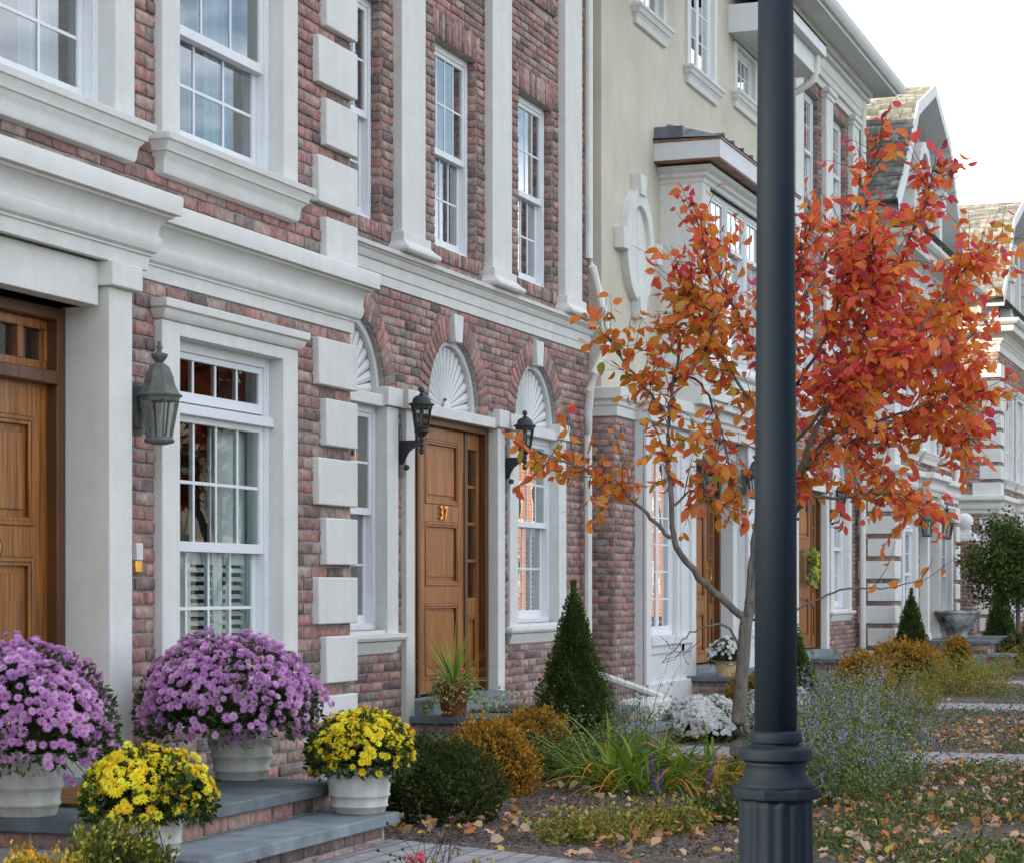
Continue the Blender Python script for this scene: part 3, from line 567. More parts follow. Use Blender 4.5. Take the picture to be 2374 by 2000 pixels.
def arched(xc,y,xl,xr,label,number,group,left_side=False):
    """brick townhouse with three fan arches over door and windows and stone pilasters above"""
    P=thing('arched_townhouse',label,'house',(xc,y,0),group)
    wc=[xc-1.94,xc+1.94]; H=8.4
    g=[(w-.54,w+.54,1.04,2.66) for w in wc]; ent=(xc-.90,xc+.90,.30,2.66)
    arcs=[('arc',w,2.745,.55) for w in (wc[0],xc,wc[1])]
    up=[(w-.455,w+.455,3.98,5.59) for w in (xc-1.9,xc+.04,xc+1.93)]
    u3=[(a,b,6.53,8.0) for a,b,_,_ in up]
    mb=MB(); backing(mb,xl,xr,-.2,H,y,g+[ent]+arcs+up+u3)
    mb.poly([(xl,y,-.2),(xl,y+11,-.2),(xl,y+11,H+.3),(xl,y,H+.3)]).poly([(xr,y,-.2),(xr,y,H+.3),(xr,y+11,H+.3),(xr,y+11,-.2)]).poly([(xl,y+11,-.2),(xr,y+11,-.2),(xr,y+11,H+.3),(xl,y+11,H+.3)])
    obj('wall',mb,M['mortar'],P)
    hs=[(a,b,c-.005,d+.22) for a,b,c,d in up+u3]+[(a,b,c-.12,c) for a,b,c,d in up+u3]+[(w-.72,w+.72,.9,2.8) for w in wc]+[(xc-1.08,xc+1.08,-.2,2.80),(xl,xr,3.53,3.79)]+[('arc',w,2.745,.75) for w in (wc[0],xc,wc[1])]
    sets=[((0,y,0),(1,0,0),(0,-1,0),lay(hs,xl+.01,xr-.01,-.05,H))]
    for a,b,c,d in up+u3:
        sets.append(((0,y,0),(1,0,0),(0,-1,0),soldier(a-.06,b+.06,d,d+.215)))
        sets.append(((0,y-.015,0),(1,0,0),(0,-1,0),soldier(a-.03,b+.03,c-.115,c-.005)))
        sets.append(((b,y,0),(0,1,0),(-1,0,0),lay([],.0,.13,c,d,bl=.30))); sets.append(((a,y,0),(0,1,0),(1,0,0),lay([],.0,.13,c,d,bl=.30)))
    bricks('brickwork',sets,P)
    for w in (wc[0],xc,wc[1]):
        for a0,a1 in ((0,R(79)),(R(101),math.pi)): ring_bricks('arch_ring',[(w,2.745,.552,.745,a0,a1,12)],P,y)
    for w in (wc[0],xc,wc[1]):
        k=MB(); k.prism([(w-.075,3.27),(w+.075,3.27),(w+.10,3.485),(w-.10,3.485)],y-.045,y+.02); obj('keystone',k,M['stucco'],P,bevel=.004)
        f=MB(); n=36; pts=[(w+.55*math.cos(math.pi*i/n),2.745+.55*math.sin(math.pi*i/n)) for i in range(n+1)]
        f.prism(pts[::-1],y+.105,y+.12)
        for i in range(n):
            a0,a1=math.pi*i/n,math.pi*(i+1)/n; f.prism([(w+r_*math.cos(a),2.745+r_*math.sin(a)) for r_,a in ((.50,a0),(.55,a0),(.55,a1),(.50,a1))],y+.035,y+.08)
        m=17
        for i in range(m):     # raised flutes, each a shallow wedge with a dark groove beside it
            a0=math.pi*(i+.08)/m; a1=math.pi*(i+.92)/m; am=(a0+a1)/2; c0,s0,c1,s1=math.cos(a0),math.sin(a0),math.cos(a1),math.sin(a1)
            q=lambda r_,a_,yy:(w+r_*math.cos(a_),yy,2.745+r_*math.sin(a_))
            ze=[q(.09,a0,y+.078),q(.495,a0,y+.078),q(.495,am,y+.066),q(.495,a1,y+.078),q(.09,a1,y+.078),q(.09,am,y+.072)]; f.poly([ze[0],ze[1],ze[2],ze[5]]); f.poly([ze[5],ze[2],ze[3],ze[4]])
            for u_,v_ in ((0,1),(3,4)): f.poly([ze[u_],(ze[u_][0],y+.108,ze[u_][2]),(ze[v_][0],y+.108,ze[v_][2]),ze[v_]])
        f.lathe((w,y+.06,2.745),[(.07,-.02),(.075,0),(.06,.05),(.0,.075)],16,squash=.35)
        obj('fan_panel',f,M['white'],P)
    for a,b,c,d in g:
        s=MB(); t=.20
        for p,q in ((a-t,a+.004),(b-.004,b+t)): s.box(p,q,y-.035,y+.2,1.0,2.661).box(p-.035,q+.03,y-.06,y+.06,2.665,2.80)
        s.box(a+.004,b-.004,y-.02,y+.2,2.656,2.74); o=obj('window_surround',s,M['stucco'],P,bevel=.004)
        q=MB(); q.sweep([(a-t-.03,y+.02),(a-t-.03,y-.03),(b+t+.03,y-.03),(b+t+.03,y+.02)],[(-.05,.955),(.02,.955),(.045,.965),(.055,.985),(.052,1.01),(-.05,1.02)])
        q.sweep([(a-t+.02,y+.02),(a-t+.02,y-.02),(b+t-.02,y-.02),(b+t-.02,y+.02)],[(-.05,.87),(.0,.87),(.01,.885),(.012,.905),(.03,.93),(.035,.955),(-.05,.955)]); q.box(a,b,y-.02,y+.2,.99,1.04)
        obj('sill',q,M['stucco'],o,bevel=.003); window(P,a,b,c,d,y+.06,4,1.89,2,2,'shutter' if a>xc else 'curtain')
    for a,b,c,d in up+u3: window(P,a,b,c,d,y+.075,4,c+.77 if c<5 else c+.7,2,2)
    # entrance
    c=MB()
    for s in (-1,1):
        a,e=sorted((xc+s*.896,xc+s*1.06)); c.box(a,e,y-.04,y+.2,.30,2.665); a,e=sorted((xc+s*.86,xc+s*1.09)); c.box(a,e,y-.07,y+.06,2.665,2.81)
    c.box(xc-.89,xc+.89,y-.03,y+.2,2.656,2.74); obj('door_surround',c,M['stucco'],P,bevel=.005)
    z0=.50
    door(P,xc,.47,z0,2.655,y+.10,[(z0+.16,z0+.72),(z0+.86,z0+1.36),(z0+1.50,z0+2.00)],xc-.90,xc+.90,number=number,handle=number is None)
    c=MB(); c.box(xc-.9,xc+.9,y-.14,y+.2,.39,.50); obj('threshold',c,M['bluelight'],P)
    c=MB(); c.sweep([(xl,y),(xr,y)] if not left_side else [(xl,y+1),(xl,y),(xr,y)],BELT); obj('belt_course',c,M['stucco'],P,bevel=.002)
    xs=[(xc-2.95,.46),(xc-1.01,.46),(xc+.89,.46),(xc+2.76,.48)]
    for x,wd in xs:
        if x-wd/2<xl: continue
        c=MB(); c.box(x-wd/2,x+wd/2,y-.08,y+.03,3.90,8.12); c.box(x-wd/2-.035,x+wd/2+.035,y-.11,y+.03,3.86,3.95)
        c.sweep([(x-wd/2-.02,y+.02),(x-wd/2-.02,y-.10),(x+wd/2+.02,y-.10),(x+wd/2+.02,y+.02)],[(-.02,3.79),(.06,3.792),(.075,3.81),(.07,3.835),(.045,3.85),(.035,3.86),(.015,3.885),(-.02,3.89)])
        c.sweep([(x-wd/2,y+.02),(x-wd/2,y-.08),(x+wd/2,y-.08),(x+wd/2,y+.02)],[(-.02,8.06),(.02,8.065),(.025,8.12),(.05,8.13),(.055,8.20),(-.02,8.22)])
        obj('pilaster',c,M['stucco'],P,bevel=.004)
    c=MB(); c.sweep([(xl,y+1.2),(xl,y),(xr,y),(xr,y+1.2)],[(-.02,8.16),(.05,8.16),(.06,8.25),(.10,8.26),(.11,8.34),(.13,8.36),(.13,8.50),(.18,8.52),(.19,8.56),(-.02,8.58)])
    x=xl-.12
    obj('entablature',c,M['stucco'],P,bevel=.003); c=MB()
    while x<xr+.1: c.box(x,x+.055,y-.24,y-.1,8.57,8.665); x+=.105
    obj('dentils',c,M['stucco'],P)
    c=MB(); c.sweep([(xl,y+1.2),(xl,y),(xr,y),(xr,y+1.2)],[(-.02,8.56),(.18,8.57),(.185,8.665),(.52,8.67),(.53,8.72),(-.02,8.74)]); obj('soffit',c,M['white'],P)
    c=MB(); c.sweep([(xl-.52,y+1.2),(xl-.52,y-.52),(xr+.52,y-.52),(xr+.52,y+1.2)],[(0,8.70),(.05,8.71),(.09,8.75),(.11,8.80),(.11,8.84),(.09,8.84),(0,8.74)]); obj('gutter',c,M['white'],P)
    r=MB(); zr=9.9; ym=y+5.5; r.poly([(xl-.5,y-.55,8.78),(xr+.5,y-.55,8.78),(xr-.5,ym,zr),(xl+.5,ym,zr)]).poly([(xr+.5,y-.55,8.78),(xr+.5,y+11.4,8.78),(xr-.5,ym,zr)]).poly([(xl-.5,y-.55,8.78),(xl+.5,ym,zr),(xl-.5,y+11.4,8.78)]).poly([(xl-.5,y+11.4,8.78),(xl+.5,ym,zr),(xr-.5,ym,zr),(xr+.5,y+11.4,8.78)])
    obj('roof',r,M['shingle'],P); return P
def cream(xc,y,xl,xr):
    P=thing('stucco_townhouse','cream stucco townhouse with a copper-edged bay window and an oval medallion, behind the lamp post','house',(xc,y,0))
    H=7.75; S=lambda d:(xc-d,xc+d)
    recess=(xc-1.13,xc+1.13,.3,2.74); tall=[(xc-.52,xc+.52,6.88,8.3)]; sm=[(xc+s*1.98-.44,xc+s*1.98+.44,7.05,7.58) for s in (-1,1)]
    mb=MB(); backing(mb,xl,xr,3.1,8.6,y,tall+sm); backing(mb,xc-1.5,xc+1.5,-.2,3.1,y+.05,[(xc-.92,xc+.92,.3,2.72)])
    mb.poly([(xl,y,3.0),(xl,y+11,3.0),(xl,y+11,8.6),(xl,y,8.6)]).poly([(xr,y,-.2),(xr,y,8.6),(xr,y+11,8.6),(xr,y+11,-.2)]).prism([(xl,8.6),(xr,8.6),(xc,9.9)],y,y+.2)
    obj('wall',mb,M['cream'],P)
    # brick piers
    for a,b in ((xl,xl+.62),(xr-.62,xr)):
        yp=y-.13; pm=MB(); pm.box(a,b,yp,y+.3,-.2,2.95); pier=obj('brick_pier',pm,M['mortar'],P)
        sets= [((0,yp,0),(1,0,0),(0,-1,0),lay([],a,b,-.05,2.95)),((a,yp,0),(0,1,0),(-1,0,0),lay([],0,.40,-.05,2.95,phase=.06))]
        bricks('brickwork',sets,pier)
    # panelled boxes with french windows
    for s in (-1,1):
        a,b=sorted((xc+s*1.13,xc+s*2.94)); yb=y-.23; wa,wb=(a+.20,b-.55) if s<0 else (a+.55,b-.20)
        wa,wb=(a+.19,a+.99+.2) if s<0 else (b-1.19,b-.19)
        m=MB(); backing(m,a,b,.20,2.95,yb,[(wa,wb,.86,2.66)],.2)
        m.poly([(a,yb,.2),(a,y+.3,.2),(a,y+.3,2.95),(a,yb,2.95)]).poly([(b,yb,.2),(b,yb,2.95),(b,y+.3,2.95),(b,y+.3,.2)])
        for p,q in ((a,a+.17),(b-.17,b)): m.box(p,q,yb-.03,yb+.01,.22,2.95)
        m.box(wb+.1,wb+.2,yb-.02,yb+.01,.4,2.9)
        m.box(a+.17,b-.17,yb-.045,yb+.02,.78,.87).box(a+.17,b-.17,yb-.02,yb+.01,.70,.78).box(a-.002,b+.002,yb-.05,yb+.01,.2,.42)
        obj('panelled_bay',m,M['white'],P,bevel=.004); window(P,wa,wb,.87,2.66,yb+.05,2,None,6,0,inner='curtain',casement=True)
    door(P,xc+.05,.47,.50,2.71,y+.06,[(.62,1.08),(1.22,2.15)],xc-.91,xc+.91,transom=2.36)
    c=MB(); c.box(xc-1.13,xc+1.13,y-.2,y+.1,.38,.50); obj('threshold',c,M['bluelight'],P)
    c=MB(); c.box(xc-1.126,xc-.90,y-.14,y+.2,.45,2.71).box(xc+.90,xc+1.126,y-.14,y+.2,.45,2.71).box(xc-1.12,xc+1.12,y-.12,y+.2,2.712,2.95); obj('door_surround',c,M['white'],P,bevel=.004)
    c=MB(); pr_=[(-.02,2.94),(.03,2.94),(.035,3.03),(.05,3.04),(.055,3.08),(.085,3.10),(.09,3.20),(-.02,3.22)]
    c.sweep([(xl,y+.3),(xl,y-.13),(xl+.62,y-.13),(xl+.62,y-.27),(xr-.62,y-.27),(xr-.62,y-.13),(xr,y-.13)],pr_); c.box(xl+.02,xr-.02,y-.12,y+.1,2.96,3.18).box(xl+.62,xr-.62,y-.26,y+.1,2.96,3.18)
    obj('entablature',c,M['stucco'],P,bevel=.004)
    # bay window
    b0,b1=xc-1.58,xc+1.58; yb=y-.45; m=MB()
    m.box(b0,b0+.30,yb,y+.05,3.2,5.62).box(b1-.30,b1,yb,y+.05,3.2,5.62).box(b0+.3,b1-.3,yb+.01,y+.05,3.2,3.62).box(b0+.3,b1-.3,yb+.01,y+.05,5.50,5.62)
    for i in range(3):
        w0=b0+.32+i*.87; m.box(w0+.05,w0+.75,yb-.03,yb+.02,3.27,3.54)
    m.sweep([(b0,y),(b0,yb),(b1,yb),(b1,y)],[(-.02,3.58),(.03,3.585),(.05,3.61),(.05,3.65),(-.02,3.66)])
    m.sweep([(b0,y),(b0,yb),(b1,yb),(b1,y)],[(-.02,5.44),(.01,5.44),(.02,5.48),(.05,5.50),(.055,5.53),(.10,5.56),(.11,5.60),(-.02,5.62)])
    B=obj('bay_window',m,M['stucco'],P,bevel=.004)
    for i in range(3):
        w0=b0+.30+i*.853; window(P,w0+.01,w0+.845,3.66,5.44,yb+.06,3,4.95,1,4)
    m=MB(); m.sweep([(b0-.10,y),(b0-.10,yb-.10),(b1+.10,yb-.10),(b1+.10,y)],[(-.3,5.635),(.14,5.635),(.145,5.815),(-.3,5.82)]); obj('fascia',m,M['white'],B,bevel=.003)
    m=MB(); m.sweep([(b0-.10,y),(b0-.10,yb-.10),(b1+.10,yb-.10),(b1+.10,y)],[(-.1,5.622),(.13,5.622),(.133,5.634),(-.1,5.634)]).sweep([(b0-.10,y),(b0-.10,yb-.10),(b1+.10,yb-.10),(b1+.10,y)],[(0,5.816),(.158,5.816),(.16,5.836),(0,5.84)]); obj('copper_edge',m,M['copper'],B)
    m=MB(); q=.27; m.poly([(b0-q,yb-q,5.84),(b1+q,yb-q,5.84),(b1-.3,y+.01,6.12),(b0+.3,y+.01,6.12)]).poly([(b0-q,yb-q,5.84),(b0+.3,y+.01,6.12),(b0-q,y+.01,5.86)]).poly([(b1+q,yb-q,5.84),(b1+q,y+.01,5.86),(b1-.3,y+.01,6.12)])
    x=b0-.1
    while x<b1: m.box(x,x+.02,yb-q+.02,yb-q+.25,5.85,5.90); x+=.4
    obj('bay_roof',m,M['metalroof'],B); m=MB(); m.box(b0-.22,b0+.05,y-.30,y,5.84,5.98); obj('flashing',m,M['metalroof'],B,bevel=.004)
    # oval medallion
    ox,oz=xl+1.06,4.67; m=MB(); n=48
    def ell(a,b,i): t=2*math.pi*i/n; return (ox+.88*a*math.cos(t),oz+.97*b*math.sin(t))
    m.prism([ell(.385,.44,i) for i in range(n)][::-1],y-.03,y+.01)
    for i in range(n): m.prism([ell(.37,.41,i),ell(.53,.57,i),ell(.53,.57,i+1),ell(.37,.41,i+1)],y-.075,y+.01)
    for a,b in (((-.085,.085),(.50,.70)),((-.085,.085),(-.70,-.50))): m.prism([(ox+a[0],oz+b[0]),(ox+a[1],oz+b[0]),(ox+a[1]+.03,oz+b[1]),(ox+a[0]-.03,oz+b[1])],y-.10,y)
    for s in (-1,1): m.box(ox+s*.57-.09,ox+s*.57+.09,y-.10,y,oz-.10,oz+.10)
    m.box(ox-.006,ox+.006,y-.036,y,oz-.42,oz+.42).box(ox-.38,ox+.38,y-.036,y,oz-.006,oz+.006)
    obj('medallion',m,M['stucco'],P,bevel=.003)
    for (a,b,c_,d),cs in ((tall[0],True),(sm[0],False),(sm[1],False)):
        stone_surround(P,a,b,c_,d,y,t=.10,d=.03,head=not cs); window(P,a,b,c_,d,y+.02,2 if cs else 4,None,4 if cs else 2,0,casement=cs)
    # eave returns on both sides with gutter and elbow
    for s in (-1,1):
        a,b=sorted((xc+s*1.23,xr+.12 if s>0 else xl-.12)); m=MB(); m.box(a,b,y-.50,y+.8,7.66,7.98); obj('eave',m,M['white'],P,bevel=.004)
        m=MB(); m.box(a+.05,b+.1,y-.60,y-.45,7.90,8.04); obj('gutter',m,M['white'],P,bevel=.01); m=MB(); m.poly([(a-.05,y-.62,8.04),(b+.1,y-.62,8.04),(b+.1,y+5,10.5),(a-.05,y+5,10.5)]); obj('roof',m,M['shingle'],P)
        m=MB(); m.poly([(a-.04,y-.60,8.055),(b+.08,y-.60,8.055),(b+.08,y-.2,8.235),(a-.04,y-.2,8.235)]); obj('copper_edge',m,M['copper'],P)
    m=MB(); x=xr+.02; m.tube([(x,y-.52,7.92),(x,y-.52,7.72),(x,y-.46,7.58),(x,y-.30,7.48),(x,y-.12,7.40),(x,y-.07,7.3),(x,y-.07,.5)],.045,8); obj('downspout',m,M['spout'],P)
    r=MB(); r.poly([(xl,y,8.6),(xc,y,9.9),(xc,y+11,9.9),(xl,y+11,8.6)]).poly([(xr,y,8.6),(xr,y+11,8.6),(xc,y+11,9.9),(xc,y,9.9)]).poly([(xl,y+11,-.2),(xr,y+11,-.2),(xr,y+11,8.6),(xc,y+11,9.9),(xl,y+11,8.6)]); obj('roof',r,M['shingle'],P)
    return P
quoined(8.0,5.13,3.45,3.39,'near brick townhouse with stone quoins and heavy stepped cornice, at the left edge',near=True,woff=1.86,door_off=0)
arched(15.93,6.28,11.39,19.35,'brick townhouse numbered 37 with white fan arches over its door and windows',('37',1.885,0),'arched brick townhouses')
cream(22.9,6.15,19.35,26.45)
arched(28.85,6.22,26.45,31.98,'brick townhouse with fan arches and a wreath on its door, beyond the cream house',None,'arched brick townhouses')
quoined(35.10,5.675,3.11,3.30,'quoined brick townhouse with gambrel gable and a big urn by its door',left_side=True,woff=1.80,ww=1.05)
quoined(46.4,5.6,3.11,3.11,'farthest quoined brick townhouse with a sunlit gable roof, at the right edge',left_side=True,woff=1.80,ww=1.05)
# downspouts of number 37 and of the far corner
p37=[o for o in sc.objects if o.name=='arched_townhouse'][0]
m=MB(); m.tube([(19.12,6.2,8.7),(19.12,6.2,4.38),(19.14,6.17,4.30),(19.20,6.08,3.90),(19.18,6.02,3.72),(19.10,6.02,3.56),(18.98,6.10,3.30),(18.98,6.14,3.15),(19.05,6.18,2.95),(19.10,6.2,2.75),(19.10,6.2,.64),(19.12,6.12,.55),(19.13,5.85,.46),(19.15,5.55,.36),(19.15,5.50,.33),(19.15,5.46,.22)],.038,8)
obj('downspout',m,M['spout'],p37)
pe=[o for o in sc.objects if o.name=='arched_townhouse.001'][0]
m=MB(); m.tube([(31.92,6.10,8.5),(31.92,6.10,.45),(31.85,5.95,.2)],.05,8); obj('downspout',m,M['spout'],pe)
# ---------------- ground ----------------
def gz(x): return float(np.interp(x,[-20,9,14.5,60],[.2,.2,.10,.09]))
def structure(name,mb,m_,**k): o=obj(name,mb,m_,None,**k); o['kind']='structure'; return o
gx=[-60,-20,0,3]+[i*.5 for i in range(10,36)]+[20,25,35,50,90,200,600]; gy=[.8,1.5,2.5,3.5,4.5,5.5,6.5,20,60,300]
m=MB(); n=len(gy); m.v=[(x,yy,gz(x)+(.0 if yy>1 else -.02)) for x in gx for yy in gy]; m.f=[(i*n+j,(i+1)*n+j,(i+1)*n+j+1,i*n+j+1) for i in range(len(gx)-1) for j in range(n-1)]
structure('garden_soil',m,M['mulch'])
m=MB(); m.box(-60,600,-.9,.8,-.1,.10); structure('sidewalk',m,M['concrete'],bevel=.01)
m=MB(); m.box(-60,600,-2.3,-.9,-.1,.075); structure('verge',m,M['boxolive'] if 0 else M['core'])
m=MB(); m.box(-60,600,-2.5,-2.3,-.2,.08); structure('kerb',m,M['concrete'],bevel=.015)
m=MB(); m.poly([(-60,-12.5,-.06),(600,-12.5,-.06),(600,-2.5,-.06),(-60,-2.5,-.06)]); structure('road',m,M['asphalt'])
m=MB(); m.poly([(-100,-300,-.08),(700,-300,-.08),(700,-12.5,-.05),(-100,-12.5,-.05)]); structure('far_ground',m,mat('lawn',(.07,.11,.03),.95,.1,ns=2,amt=.3))
m=MB(); m.poly([(x,yy,.212) for x,yy in ((7.15,.8),(8.45,.8),(8.5,2.3),(8.62,2.85),(8.85,3.35),(9.06,3.9),(7.15,3.9))]); structure('paver_path',m,M['pavers'])
for a,b,y1,rz in ((15.42,16.45,5.0,0),(22.4,23.5,5.5,0),(28.5,29.5,5.5,0),(34.9,36.0,4.6,0)):
    m=MB(); z=gz((a+b)/2)+.012; m.box(a,b,.8,y1,z-.06,z); m.v=[(x,yy,gz(x)+.012-(.06 if zz<z-.03 else 0)) for x,yy,zz in m.v]; structure('paver_path',m,M['pavers'])
# ---------------- stoops ----------------
def stoop(label,x0,x1,yw,yf,zt,slabs,cat='steps'):
    """slabs: list of (front y, top z, right x) from top to bottom; brick risers with bluestone treads"""
    P=thing('entrance_steps',label,cat,((x0+x1)/2,yf,0)); sets=[]; bm=MB(); zg=gz((x0+x1)/2)-.03
    for i,(fy,z,a,b) in enumerate(slabs):
        t=MB(); back=yw if i==0 else slabs[i-1][0]+.05
        t.box(a,b,fy,back,z-.052,z); zb=(slabs[i+1][1]-.001) if i+1<len(slabs) else zg
        obj('tread',t,M['blue'] if i==0 else M['bluelight'],P,bevel=.006)
        bm.box(a+.05,b-.05,fy+.055,back if i else yw,zg,z-.054)
        h=z-.054-zb; nr=max(1,round(h/.075)); bl=[]
        for r_ in range(nr):
            za=zb+r_*h/nr+.006; zz=zb+(r_+1)*h/nr-.006; x=a+.05-(.1 if r_%2 else 0)
            while x<b-.05:
                q=min(x+.205,b-.05); p=max(x,a+.05)
                if q-p>.04: bl.append((p+.006,q-.006,za,zz))
                x+=.205
        sets.append(((0,fy+.055,0),(1,0,0),(0,-1,0),bl))
        if i==0 or True:
            bs=[(0+.006+k*.205,min((k+1)*.205,yw-fy-.06)-.006,za,zz) for k in range(int((yw-fy)/.205)+1) for (za,zz) in {(q[2],q[3]) for q in bl} if (min((k+1)*.205,yw-fy-.06)-k*.205)>.05]
            if i>0: bs=[q for q in bs if q[0]<slabs[i-1][0]-fy]
            sets.append(((a+.05,fy+.055,0),(0,1,0),(-1,0,0),bs))
    obj('base',bm,M['mortar'],P); bricks('brick_riser',sets,P,proud=.008); return P
stoop('bluestone steps with brick risers holding four flower pots, front left',7.12,9.04,5.10,4.10,.47,[(4.10,.47,7.12,9.04),(3.80,.345,7.10,8.98)])
stoop('bluestone porch and step before door 37, behind the round shrubs',14.92,17.02,6.26,5.10,.39,[(5.10,.39,14.92,17.02),(4.76,.265,15.0,17.02)])
stoop('bluestone porch of the cream house carrying a barrel of white flowers',21.3,24.4,6.1,5.35,.44,[(5.35,.44,21.5,24.3),(5.0,.27,21.5,24.3)])
stoop('bluestone porch before the door with the wreath',27.9,30.1,6.2,5.35,.42,[(5.35,.42,27.9,30.3),(5.05,.27,27.9,30.3)])
stoop('farthest bluestone porch, under the big urn',33.9,37.0,5.6,4.5,.52,[(4.5,.52,33.9,37.9),(4.2,.32,33.9,37.9)])
def simple(name,mb,m_,label,cat,loc,**k):
    o=obj(name,mb,m_,None,loc=loc,**k); return tag(o,label,cat)
m=MB(); m.box(7.55,8.45,4.55,5.0,.472,.487); simple('doormat',m,M['mat'],'brown coir doormat behind the left mauve flower pot','doormat',(8,4.8,.472))
m=MB(); m.box(15.55,16.5,5.55,6.0,.392,.405); simple('doormat',m,M['matgray'],'gray doormat on the porch of door 37','doormat',(16,5.8,.392))
m=MB(); m.prism([(18.2,.05),(18.95,.05),(18.95,.36),(18.3,.36),(18.22,.33)],5.35,5.65); simple('splash_block',m,M['pot'],'white utility box beside the downspout at the brick pier','box',(18.6,5.5,.1),bevel=.03)
m=MB(); m.tube([(10.95,4.9,.36),(11.3,4.72,.30),(11.75,4.5,.20)],.045,8); simple('drain_pipe',m,M['spout'],'white drain pipe end lying behind the dark boxwood','pipe',(11.3,4.7,.2))
# ---------------- lanterns ----------------
def hexa(m,c,r0,r1,z0,z1,n=6,ph=0): m.lathe(c,[(r0,z0),(r1,z1)],n)
def coach_lantern(loc,label,group,s=1):   # weathered bell-topped lantern; wall is at +y
    P=thing('wall_lantern',label,'wall lamp',loc,group)
    def o(nm,mb,mt,**k):
        me=bpy.data.meshes.new(nm); me.from_pydata([(a*s,b*s,c*s) for a,b,c in mb.v],[],mb.f); me.update(); q=link(nm,me,mt,P)
        if k.get('smooth'): me.polygons.foreach_set('use_smooth',[True]*len(me.polygons))
        return q
    m=MB(); m.lathe((0,0,.12),[(.104,0),(.108,.008),(.092,.018),(.074,.055),(.063,.10),(.046,.135),(.025,.15),(.012,.155)],8); o('lamp_roof',m,M['verdigris'])
    m=MB(); m.lathe((0,0,.27),[(.01,0),(.022,.01),(.036,.03),(.040,.042),(.012,.05),(.010,.062),(.017,.072),(.009,.082),(.007,.10)],14); o('finial',m,M['verdigris'],smooth=True)
    m=MB(); m.lathe((0,0,-.082),[(.088,.2),(.054,.02)],8); o('lamp_glass',m,M['lampglass'])
    m=MB()
    for i in range(8):
        a=2*math.pi*i/8; m.tube([(.089*math.cos(a),.089*math.sin(a),.118),(.055*math.cos(a),.055*math.sin(a),-.062)],.0055,5)
    m.lathe((0,0,-.085),[(.03,-.01),(.066,0),(.07,.01),(.058,.024)],14); m.lathe((0,0,.1),[(.092,0),(.095,.02)],8); o('frame',m,M['verdigris'])
    m=MB(); m.lathe((0,0,-.06),[(.014,0),(.014,.09),(.011,.10)],10); o('bulb',m,M['curtain'])
    m=MB(); m.box(-.045,.045,.115,.14,-.05,.19); m.box(-.03,.03,.10,.12,-.02,.17); m.tube([(0,.12,.06),(0,.0,.13)],.012,6); m.tube([(0,.12,.02),(0,.05,.12)],.007,6); o('back_plate',m,M['verdigris']); return P
def bracket_lantern(loc,label,group):      # dark urn-shaped lantern on a scroll bracket; wall is at +y
    P=thing('wall_lantern',label,'wall lamp',loc,group)
    def o(nm,mb,mt,sm=False):
        me=bpy.data.meshes.new(nm); me.from_pydata(mb.v,[],mb.f); me.update(); q=link(nm,me,mt,P)
        if sm: me.polygons.foreach_set('use_smooth',[True]*len(me.polygons))
    m=MB(); m.lathe((0,0,.12),[(.088,0),(.098,.006),(.096,.014),(.070,.026),(.066,.05),(.045,.07),(.016,.078)],12); o('lamp_roof',m,M['bronze'])
    m=MB(); m.lathe((0,0,.19),[(.012,0),(.022,.012),(.010,.02),(.018,.032),(.023,.048),(.014,.064),(.004,.07)],12); o('finial',m,M['bronze'],True)
    m=MB(); m.lathe((0,0,-.05),[(.052,.01),(.076,.17)],12); o('lamp_glass',m,M['lampglass'])
    m=MB()
    for i in range(6):
        a=2*math.pi*(i+.5)/6; m.tube([(.078*math.cos(a),.078*math.sin(a),.12),(.054*math.cos(a),.054*math.sin(a),-.04)],.0065,5)
    m.lathe((0,0,.095),[(.078,0),(.084,.028)],12); m.lathe((0,0,-.10),[(.018,-.01),(.03,0),(.05,.02),(.058,.035),(.050,.045),(.056,.06),(.05,.066)],14); m.lathe((0,0,-.21),[(.012,0),(.02,.01),(.012,.025),(.022,.045),(.014,.06),(.02,.085),(.016,.11)],12); o('frame',m,M['bronze'])
    m=MB(); m.lathe((0,0,-.04),[(.012,0),(.012,.09),(.016,.10),(.008,.14)],10); o('bulb',m,M['curtain'])
    m=MB(); m.prism([(0,-.135),(-.0,-.16)]*1+[(0,0)]*0 or [(0,0),(1,0),(1,1)],0,.001) if 0 else None
    pts=[(.17,-.13),(.02,-.13),(.02,-.17),(.06,-.185),(.10,-.215),(.125,-.255),(.14,-.30),(.17,-.31)]
    b=len(m.v); k=len(pts); m.v+=[(-.011,p,q) for p,q in pts]+[(.011,p,q) for p,q in pts]; m.f+=[tuple(range(b,b+k)),tuple(range(b+2*k-1,b+k-1,-1))]+[(b+i,b+k+i,b+k+(i+1)%k,b+(i+1)%k) for i in range(k)]
    m.lathe((0,.12,-.33),[(.006,-.02),(.022,-.01),(.022,.012),(.008,.022)],10); m.lathe((0,.0,-.215),[(.006,-.02),(.021,-.008),(.021,.008),(.006,.02)],10); m.box(-.028,.028,.165,.185,-.40,-.03); o('bracket',m,M['bronze']); return P
coach_lantern((8.84,4.94,2.10),'weathered bell-topped lantern on the brick between door and window, far left','bell-topped wall lanterns',1.02)
for x,y_,z_,lb in ((21.9,5.78,2.45,'bell-topped lantern left of the cream house door, among the leaves'),(23.95,5.78,2.45,'bell-topped lantern right of the cream house door, by the lamp post'),(34.12,5.51,2.25,'left bell-topped lantern of the pair above the urn'),(36.12,5.51,2.25,'right bell-topped lantern of the pair above the urn')):
    coach_lantern((x,y_,z_),lb,'bell-topped wall lanterns',1.25 if x>30 else 1.2)
bracket_lantern((14.80,6.09,2.56),'dark bracket lantern left of door 37','dark bracket lanterns')
bracket_lantern((17.06,6.09,2.56),'dark bracket lantern right of door 37, half behind red leaves','dark bracket lanterns')
